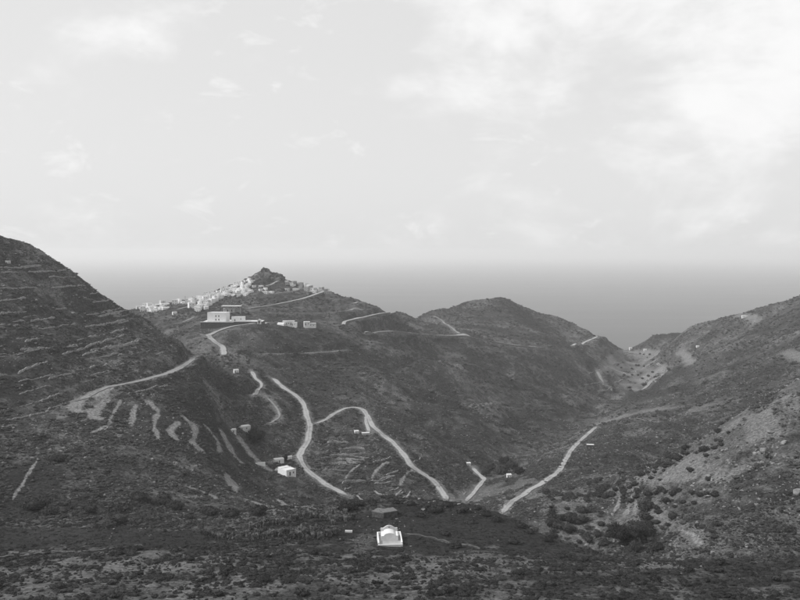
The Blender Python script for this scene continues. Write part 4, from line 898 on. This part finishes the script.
# ------------------------------------------------------------------ trees and bushes
def tree(name, u, v, rx, rz, trunk_h, label, cat, seed, d0=150, d1=760, nl=900, leaf=.35, mk='tree', group=None, lobes=7):
    x, y, z = hit(u, v, d0, d1)
    o = empty(name, (x, y, z)); tag(o, label, cat, group)
    tr = MB(); g3 = random.Random(seed)
    tr.tube((0, 0, -.5), (.1, 0, trunk_h + .3 * rz), .05 * rx + .10, .03 * rx + .05, 7)
    for i in range(4):
        a = g3.uniform(0, 6.28); tr.tube((.05, 0, trunk_h * .8), (.55 * rx * math.cos(a), .55 * rx * math.sin(a), trunk_h + rz * .6), .03 * rx + .04, .02, 5)
    tr.build('trunk', M['bark'], o)
    me = leaf_mesh('crown', M[mk], seed, rx, rz, nl, leaf, lobes); c = bpy.data.objects.new('crown', me); C.objects.link(c); c.parent = o; c.location = (0, 0, trunk_h)
    return o
tree('broad_tree', 640, 541, 6.2, 5.8, 1.6, 'broad dark evergreen tree, denser half of the pair in the gully', 'tree', 1, 235, 330, 3600, .26, lobes=20)
tree('broad_tree', 621, 543, 5.6, 5.2, 1.4, 'lower spreading dark tree beside the denser gully tree', 'tree', 2, 235, 330, 3000, .26, lobes=17)
tree('dark_bush', 636, 552, 2.0, 2.2, .2, 'very dark bush at the foot of the big gully trees', 'bush', 3, 215, 330, 700, .22)
tree('round_tree', 256, 440, 5.0, 5.0, .8, 'round dark tree beside the old pale-roofed cottage', 'tree', 4, 380, 500, 1200, .35)
tree('round_tree', 347, 511, 2.2, 2.6, .3, 'dense black-green tree on the knoll edge above the cactus', 'tree', 5, 200, 262, 900, .22)
tree('cypress', 285.5, 462, 1.0, 3.6, .5, 'slim dark cypress beside the farmhouse roof', 'tree', 6, 380, 500, 400, .25)
for i, (u, v, r) in enumerate(((491, 470, 4.6), (502, 474, 5.2), (513, 469, 4.6), (504, 464, 4.2), (519, 474, 3.4), (486, 476, 3.0))): tree('grove_tree', u, v, r, r * .95, .8, 'dark tree of the small grove on the valley floor', 'tree', 20 + i, 400, 640, 700, .38, group='grove on the valley floor')
for i, (u, v, r, lab) in enumerate(((112, 526, 5.2, 'big dark spreading bush at the edge of the grass field'), (88, 512, 3.0, 'dark bush uphill of the biggest bush at the field'), (36, 508, 4.2, 'wide dark thicket above the grass field beside a stone track'), (52, 515, 3.0, 'rounded bush between the thicket and the stony hollow'), (160, 503, 4.2, 'long low dark thicket on the stony bank above the field'), (176, 508, 3.2, 'dark bush at the lower end of the long thicket'), (58, 462, 3.8, 'dark bush at the top of the green hollow'), (140, 500, 3.4, 'dark bush at the upper end of the long thicket'), (120, 512, 3.4, 'bush pressed against the biggest bush at the field'), (210, 514, 3.2, 'low dark bush above the prickly pears'), (232, 517, 3.4, 'wide bush just behind the prickly pear hedge'), (258, 514, 3.0, 'bush behind the middle of the prickly pear hedge'))):
    tree('dark_bush', u, v, r, r * .62, .05, lab, 'bush', 40 + i, 190, 350, 1100, .24, 'bush')
tree('dark_bush', 555.5, 526, 1.9, 1.7, .1, 'dark bush at the foot of the palm', 'bush', 60, 235, 330, 500, .2, 'bush')
# palm
x, y, z = hit(552, 523, 240, 330); pm = empty('palm_tree', (x, y, z)); tag(pm, 'single date palm with drooping crown above the gully', 'palm tree')
MB().tube((0, 0, -.5), (.1, 0, 3.0), .30, .24, 8).tube((.1, 0, 3.0), (.05, 0, 5.2), .24, .26, 8).build('trunk', M['bark'], pm)
g3 = np.random.default_rng(9)
for i in range(46):
    a = i * 2.4; el = g3.uniform(-.35, 1.2); ln = g3.uniform(2.0, 2.7); mb = MB(); p = np.array([.05, 0, 5.2]); dr = np.array([math.cos(a) * math.cos(el), math.sin(a) * math.cos(el), math.sin(el)]); sd = np.array([-math.sin(a), math.cos(a), 0])
    for k in range(7):
        p2 = p + dr * ln / 7; w = .46 * math.sin(math.pi * (k + .8) / 8)
        for sg in (-1, 1):
            q1 = p + sd * sg * w * 1.6 - np.array([0, 0, w * .5]); q2 = p2 + sd * sg * w * 1.6 - np.array([0, 0, w * .5]); mb.add([p, p2, q2 * .7 + q1 * .3], [(0, 1, 2)])
        mb.add([p - sd * .03, p + sd * .03, p2 + sd * .02, p2 - sd * .02], [(0, 1, 2, 3)])
        dr = dr + np.array([0, 0, -.20]); dr /= np.linalg.norm(dr); p = p2
    mb.build('frond', M['palm'], pm)

# shrub shapes shared by all copies
SH = [leaf_mesh('cushion_shrub', M['shrub'], 500 + i, 1.0, rz, 420, .085, 5 + i % 3) for i, rz in enumerate((.75, .62, .85, .7, .55, .95, .66, .8))]
SF = [leaf_mesh('hill_scrub', M['shrub_far'], 600 + i, 1.0, .8, 46, .20, 3) for i in range(6)]
RB = [leaf_mesh('round_bush', M['bush'], 700 + i, 1.0, 1.05, 420, .11, 6, spread=.42) for i in range(5)]
RK = [rock_mesh('boulder', M['rock'], 800 + i) for i in range(8)]
g = np.random.default_rng(31)
def plan_points(nwant, d0, d1, dens, u0=-60, u1=860, power=2.0):
    """random places in the plan, even over the ground (power 2) or thinning out with distance"""
    a = 2.0 if power == 2 else power
    d = (d0 ** a + g.random(nwant) * (d1 ** a - d0 ** a)) ** (1 / a); u = g.uniform(u0, u1, nwant); x = (u - 400) / F * d
    keep = g.random(nwant) < dens(x, d, u); return x[keep], d[keep]
def clump(x, y, wl, a, b, sd): return sstep(fbm(x, y, wl, 3, .55, sd), a, b)
def road_free(x, y): return sample(bare, x, y) < .28
# foreground cushions
SM = [leaf_mesh('small_scrub', M['shrub'], 540 + i, 1.0, .7, 90, .15, 3) for i in range(6)]
def fgd(x, d, u): return (.30 + .70 * clump(x, d, 8, -.14, .08, 131)) * (sample(bare, x, d) < .26) * np.where(sample(grass, x, d) > .4, .20, 1) * np.where(d > 178, .7, 1)
x, y = plan_points(15000, 104, 262, fgd)
def clear(x, y): return (np.hypot(x - ch.location.x, y - ch.location.y - 3) > 6.5) & (np.hypot(x - pm.location.x, y - pm.location.y) > 2)
okc = clear(x, y); x, y = x[okc], y[okc]; z = ground(x, y); n_ = len(x)
rad = np.clip(.26 + g.gamma(1.9, .19, n_), .3, 1.5) * np.where(sample(grass, x, y) > .4, .7, 1)
sxy = rad[:, None] * np.stack([g.uniform(.8, 1.3, n_), g.uniform(.8, 1.2, n_), g.uniform(.55, .9, n_)], 1); rot = g.uniform(0, 6.28, n_); pk = g.integers(0, len(SH), n_)
u_ = 400 + F * x / y; v_s = HZ + F * (CAMZ - z) / y
big = (rad / y) * ((u_ > 5) & (u_ < 795) & (v_s < 598)); top = np.argsort(-big)[:300]; rest = np.setdiff1d(np.arange(n_), top)
for i in top:
    o = bpy.data.objects.new('cushion_shrub', SH[pk[i]]); C.objects.link(o); o.location = (x[i], y[i], z[i] - .05); o.scale = sxy[i]; o.rotation_euler = (0, 0, rot[i])
    size = 'broad' if rad[i] > 1.15 else ('middling' if rad[i] > .9 else 'small')
    shape = 'flat' if sxy[i][2] / rad[i] < .72 else 'domed'
    b_ = max(float(sample(bare, x[i] + q1, y[i] + q2)) for q1 in (-1.6, 0, 1.6) for q2 in (-1.6, 0, 1.6))
    where = 'on the knoll round the chapel' if y[i] > 176 else ('beside a patch of bare soil on the near slope' if b_ > .2 else 'in the dense scrub of the near slope')
    tag(o, '%s %s dark cushion shrub %s' % (size, shape, where), 'shrub', 'cushion shrubs of the foreground')
scatter('foreground_scrub', np.stack([x, y, z - .05], 1)[rest], sxy[rest], rot[rest], pk[rest], SH, 'low thorny scrub covering the foreground slope')
x, y = plan_points(42000, 104, 262, lambda x, d, u: (.35 + .65 * clump(x, d, 6, -.1, .15, 133)) * (sample(bare, x, d) < .36) * np.where(sample(grass, x, d) > .4, .45, 1)); okc = clear(x, y); x, y = x[okc], y[okc]; z = ground(x, y); n_ = len(x)
rad = np.clip(.1 + g.gamma(2.0, .08, n_), .12, .5)
scatter('small_herbs', np.stack([x, y, z - .02], 1), rad[:, None] * np.stack([g.uniform(.8, 1.3, n_), g.uniform(.8, 1.3, n_), g.uniform(.6, 1.1, n_)], 1), g.uniform(0, 6.28, n_), g.integers(0, len(SM), n_), SM, 'small dry herbs and tufts between the foreground shrubs')
# bushes on the knoll crest
for i, (u, v, r, lab) in enumerate(((436, 511, 2.6, 'dark low bush on the knoll crest above the zigzag track'), (424, 508, 2.0, 'smaller dark bush on the knoll crest'), (462, 512, 2.2, 'bush where the knoll crest starts to fall'), (410, 505, 1.8, 'rounded bush on the knoll behind the stone hut'), (498, 521, 1.8, 'low bush on the falling edge of the knoll'), (470, 524, 2.0, 'wide flat bush in the grass of the knoll'), (530, 533, 1.6, 'bush on the knoll edge facing the palm'), (548, 541, 1.5, 'lowest bush on the knoll edge'), (512, 543, 1.8, 'bush on the grassy flank below the knoll edge'), (360, 505, 1.8, 'bush between the black-green tree and the stone hut'), (455, 548, 1.7, 'bush beside the low stone bank'), (448, 506, 1.7, 'bush beside the widest bush of the knoll crest'), (476, 509, 1.6, 'small crest bush before the knoll falls away'), (396, 503, 1.5, 'bush tucked behind the stone hut roofs'), (372, 503, 1.6, 'low bush uphill of the stone hut'), (486, 516, 1.9, 'flat bush on the shoulder of the knoll'), (420, 517, 1.6, 'lone bush in the dark grass above the chapel'), (445, 535, 1.5, 'flat bush in the grass beyond the chapel wall'), (520, 527, 1.7, 'bush halfway down the knoll edge'))):
    tree('dark_bush', u, v, r, r * .55, .02, lab, 'bush', 640 + i, 165, 262, 700, .18, 'bush')
# round bushes of the gully on the right
x, y = plan_points(1500, 225, 385, lambda x, d, u: (.06 + .94 * clump(x, d, 15, -.02, .12, 151)) * .9, 545, 730); z = ground(x, y); n_ = len(x)
rad = 1.2 * np.clip(.4 + g.gamma(1.2, .48, n_), .45, 2.9) * (1 - .35 * sstep(400 + F * x / y, 650, 720)) * (1 - .3 * sstep(y, 320, 380))
for i in np.argsort(-rad)[:230]:
    o = bpy.data.objects.new('round_bush', RB[i % 5]); C.objects.link(o); o.location = (x[i], y[i], z[i] - .1); o.scale = (rad[i], rad[i] * g.uniform(.85, 1.15), rad[i] * g.uniform(.7, .95)); o.rotation_euler = (0, 0, g.uniform(0, 6))
    size = 'big' if rad[i] > 1.35 else ('middling' if rad[i] > .9 else 'small'); u0 = 400 + F * x[i] / y[i]
    where = 'at the foot of the bare slope' if u0 > 665 else ('near the palm' if u0 < 585 else 'round the big gully trees')
    tag(o, '%s round dark bush on stony ground %s' % (size, where), 'bush', 'round bushes of the gully')
# hillside scrub
x, y = plan_points(190000, 215, 580, lambda x, d, u: (.14 + .86 * clump(x, d, 13, -.14, .16, 141)) * np.where(sample(bare, x, d) < .22, 1, np.where((u > 540) & (d > 225) & (sample(bare, x, d) < .47), .3, 0)) * np.where(sample(grass, x, d) > .5, .25, 1) * np.where((d < 262) & (u > 230) & (u < 560), 0, 1))
z = ground(x, y); n_ = len(x); rad = np.clip(.18 + g.gamma(1.7, .20, n_), .2, 1.7)
xf, yf_ = plan_points(130000, 580, 1500, lambda x, d, u: np.clip(.12 + .88 * clump(x, d, 26, -.14, .18, 143) + .8 * sample(gully, x, d), 0, 1) * (sample(bare, x, d) < .22) * (sample(Z, x, d) > 3))
zf = ground(xf, yf_); radf = np.clip(.4 + g.gamma(1.8, .36, len(xf)), .45, 2.6)
X_ = np.concatenate([x, xf]); Y_ = np.concatenate([y, yf_]); Z_ = np.concatenate([z, zf]); R_ = np.concatenate([rad, radf]); n_ = len(X_)
scatter('hillside_scrub', np.stack([X_, Y_, Z_ - .05], 1), R_[:, None] * np.stack([g.uniform(.8, 1.3, n_), g.uniform(.8, 1.3, n_), g.uniform(.55, .95, n_)], 1), g.uniform(0, 6.28, n_), g.integers(0, len(SF), n_), SF, 'dark phrygana scrub speckling all the hillsides')
k = 0; tries = 0
while k < 22 and tries < 400:
    tries += 1
    u, v = g.uniform(600, 668), g.uniform(352, 391); x, y, z = hit(u, v, 950, 1500)
    xy = contour(x, y, int(g.uniform(8, 26)), 2.0, g.choice([-1, 1]))
    if len(xy) < 5: continue
    add_wall(xy, g.uniform(0.6, 1.0), 0.8, 'field wall of the pale terraced fields in the cove', 'field walls in the cove', 500 + k); k += 1
for i in range(34):
    u, v = g.uniform(600, 672), g.uniform(354, 394); x, y, z = hit(u, v, 950, 1500); r = g.uniform(1.2, 3.0)
    o = bpy.data.objects.new('field_bush', RB[i % 5]); C.objects.link(o); o.location = (x, y, z - .1); o.scale = (r, r, r * .8); tag(o, 'dark bush dotted over the pale fields of the cove', 'bush', 'bushes in the cove fields')
# loose stones
x, y = plan_points(60000, 110, 760, lambda x, d, u: np.where(d < 200, .10, .30) * clump(x, d, 20, -.02, .25, 161) + .12 * (d > 260) + np.where((u > 560) & (d > 230), .55, .0) * clump(x, d, 16, -.1, .2, 163) + np.where((u < 200) & (d > 280), .75, 0) * clump(x, d, 18, -.05, .2, 167))
z = ground(x, y); n_ = len(x); rad = np.clip(.12 + g.gamma(1.6, .16, n_), .15, np.where(y < 230, .3, .95))
scatter('loose_stones', np.stack([x, y, z + rad * .15], 1), rad[:, None] * np.ones((1, 3)), g.uniform(0, 6.28, n_), g.integers(0, len(RK), n_), RK, 'pale loose stones strewn over the slopes')
# boulders on the bare slope, in the streak below it and on the farmed hill
def boulders(n_want, pick_uv, rlo, rhi, d0, d1, label, group):
    for i in range(n_want):
        u, v = pick_uv(); x, y, z = hit(u, v, d0, d1); r = rlo + (rhi - rlo) * g.random() ** 4
        o = bpy.data.objects.new('boulder', RK[i % len(RK)]); C.objects.link(o); o.location = (x, y, z + r * .2); o.scale = (r, r * g.uniform(.8, 1.2), r * g.uniform(.8, 1.2)); o.rotation_euler = (g.uniform(-.3, .3), g.uniform(-.3, .3), g.uniform(0, 6)); tag(o, ('large ' if r > .5 * rhi else 'small ') + label, 'boulder', group)
def streak(): t = g.random(); return 700 + 80 * t + g.normal() * 9, 486 - 46 * t + g.normal() * 8
boulders(90, streak, .4, 1.7, 240, 380, 'pale angular boulder in the rock streak below the bare slope', 'boulders of the rock streak')
boulders(60, lambda: (g.uniform(720, 800), g.uniform(465, 550)), .35, 1.1, 200, 380, 'pale boulder lying among dense scrub under the rock streak', 'boulders among the scrub')
boulders(45, lambda: (g.uniform(640, 800), 440 - (g.uniform(0, 1)) * 40), .5, 1.5, 360, 700, 'pale rock on the ridge behind the bare slope', 'rocks on the ridge behind the bare slope')
boulders(60, lambda: (g.uniform(0, 110), g.uniform(255, 350)), .4, 1.6, 300, 540, 'pale rock among the terraces of the farmed hill', 'rocks of the farmed hill')
for u, v, r, lab in ((763, 452, 2.0, 'largest pale boulder at the top of the rock streak'), (797, 494, 2.2, 'massive boulder with a dark hollow under it in the scrub'), (691, 462, 1.2, 'lone boulder at the foot of the bare slope')):
    x, y, z = hit(u, v, 220, 400); o = bpy.data.objects.new('boulder', RK[2]); C.objects.link(o); o.location = (x, y, z + .3 * r); o.scale = (r * 1.3, r, r); tag(o, lab, 'boulder')
for u, v, lab in ((261, 579, 'single small white stone among the foreground cushions'), (702, 567, 'small pale stone on the near slope below the gully bushes'), (84, 527.5, 'white stone lying on the grass by the biggest bush')):
    x, y, z = hit(u, v, 110, 240); o = bpy.data.objects.new('white_stone', RK[4]); C.objects.link(o); o.location = (x, y, z + .25); o.scale = (.5, .4, .38); tag(o, lab, 'stone')

# prickly pears: flat oval pads growing one out of another
def cactus_meshes(seed):
    g4 = np.random.default_rng(seed); pads = MB(); tops = [(np.array([g4.uniform(-.5, .5), g4.uniform(-.3, .3), 0.]), 0) for _ in range(4)]
    cnt = 0
    while tops and cnt < 34:
        p, lv = tops.pop(0); a = g4.uniform(0, 3.14); up = np.array([g4.normal() * .35, g4.normal() * .35, 1.0]); up /= np.linalg.norm(up)
        sd = np.array([math.cos(a), math.sin(a), 0]); sd -= up * sd.dot(up); sd /= np.linalg.norm(sd); nn = np.cross(up, sd); l = g4.uniform(.30, .42); w = l * .72; c = p + up * l * .5
        ring = [(c + sd * w / 2 * math.cos(t) + up * l / 2 * math.sin(t)) for t in np.linspace(0, 2 * math.pi, 9)[:-1]]
        pads.add([r + nn * .03 for r in ring] + [r - nn * .03 for r in ring], [tuple(range(8)), tuple(range(15, 7, -1))] + [(i, 8 + i, 8 + (i + 1) % 8, (i + 1) % 8) for i in range(8)])
        cnt += 1
        if lv < 4:
            for _ in range(g4.integers(1, 4)): t = g4.uniform(.5, 2.6); tops.append((c + sd * w * .48 * math.cos(t) + up * l * .48 * math.sin(t), lv + 1))
    return pads
CB = []
for i in range(5):
    q = cactus_meshes(900 + i); me = bpy.data.meshes.new('pads'); me.from_pydata(q.v, [], q.f); me.materials.append(M['cactus']); CB.append(me)
stem = bpy.data.meshes.new('stem'); q = MB().tube((-.3, 0, -.4), (-.2, 0, .35), .11, .08, 6).tube((.3, .1, -.4), (.2, .1, .35), .10, .08, 6); stem.from_pydata(q.v, [], q.f); stem.materials.append(M['bark'])
rows = [((203, 537), (330, 539), 46, 3.0), ((270, 524), (345, 511), 30, 3.5), ((250, 531), (282, 520), 22, 3.5), ((328, 522), (352, 519), 14, 2.5), ((285, 533), (338, 534), 26, 2.5)]
rown = ['in the long lowest row of the hedge', 'in the upper row leading to the black-green tree', 'in the short link between the hedge rows', 'in the clump by the knoll top', 'in the row nearest the white trough']
for (a, b_, cnt, sp_), rn in zip(rows, rown):
    for i in range(cnt):
        t = (i + g.random()) / cnt; u = a[0] + (b_[0] - a[0]) * t + g.normal() * 1.5; v = a[1] + (b_[1] - a[1]) * t + g.normal() * sp_ * .6
        x, y, z = hit(u, v, 165, 262); o = empty('prickly_pear', (x, y, z), g.uniform(0, 6)); k = g.uniform(1.1, 1.75); o.scale = (k, k, k)
        tag(o, ('tall' if k > 1.45 else 'low') + ' prickly pear cactus ' + rn, 'cactus', 'prickly pear hedge')
        for nm, me in (('pads', CB[g.integers(5)]), ('stem', stem)): c = bpy.data.objects.new(nm, me); C.objects.link(c); c.parent = o
hz = bpy.data.materials.new('haze'); hz.use_nodes = True; t = hz.node_tree; t.nodes.clear()
o_ = N(t, 'ShaderNodeOutputMaterial'); pv_ = N(t, 'ShaderNodeVolumePrincipled', i_Density=1.1e-4, i_Anisotropy=0.15); pv_.inputs['Color'].default_value = (1, 1, 1, 1)
L(t, pv_.outputs[0], o_.inputs['Volume'])
bm = bmesh.new(); bmesh.ops.create_cube(bm, size=1.0)
for v in bm.verts: v.co = (v.co.x * 124000, 30000 + v.co.y * 66000 - 1000, 180 + v.co.z * 390)
me = bpy.data.meshes.new('haze'); bm.to_mesh(me); me.materials.append(hz)
ho = bpy.data.objects.new('haze', me); C.objects.link(ho); ho['kind'] = 'stuff'; ho['label'] = 'thin pale sea haze lying over the whole valley'
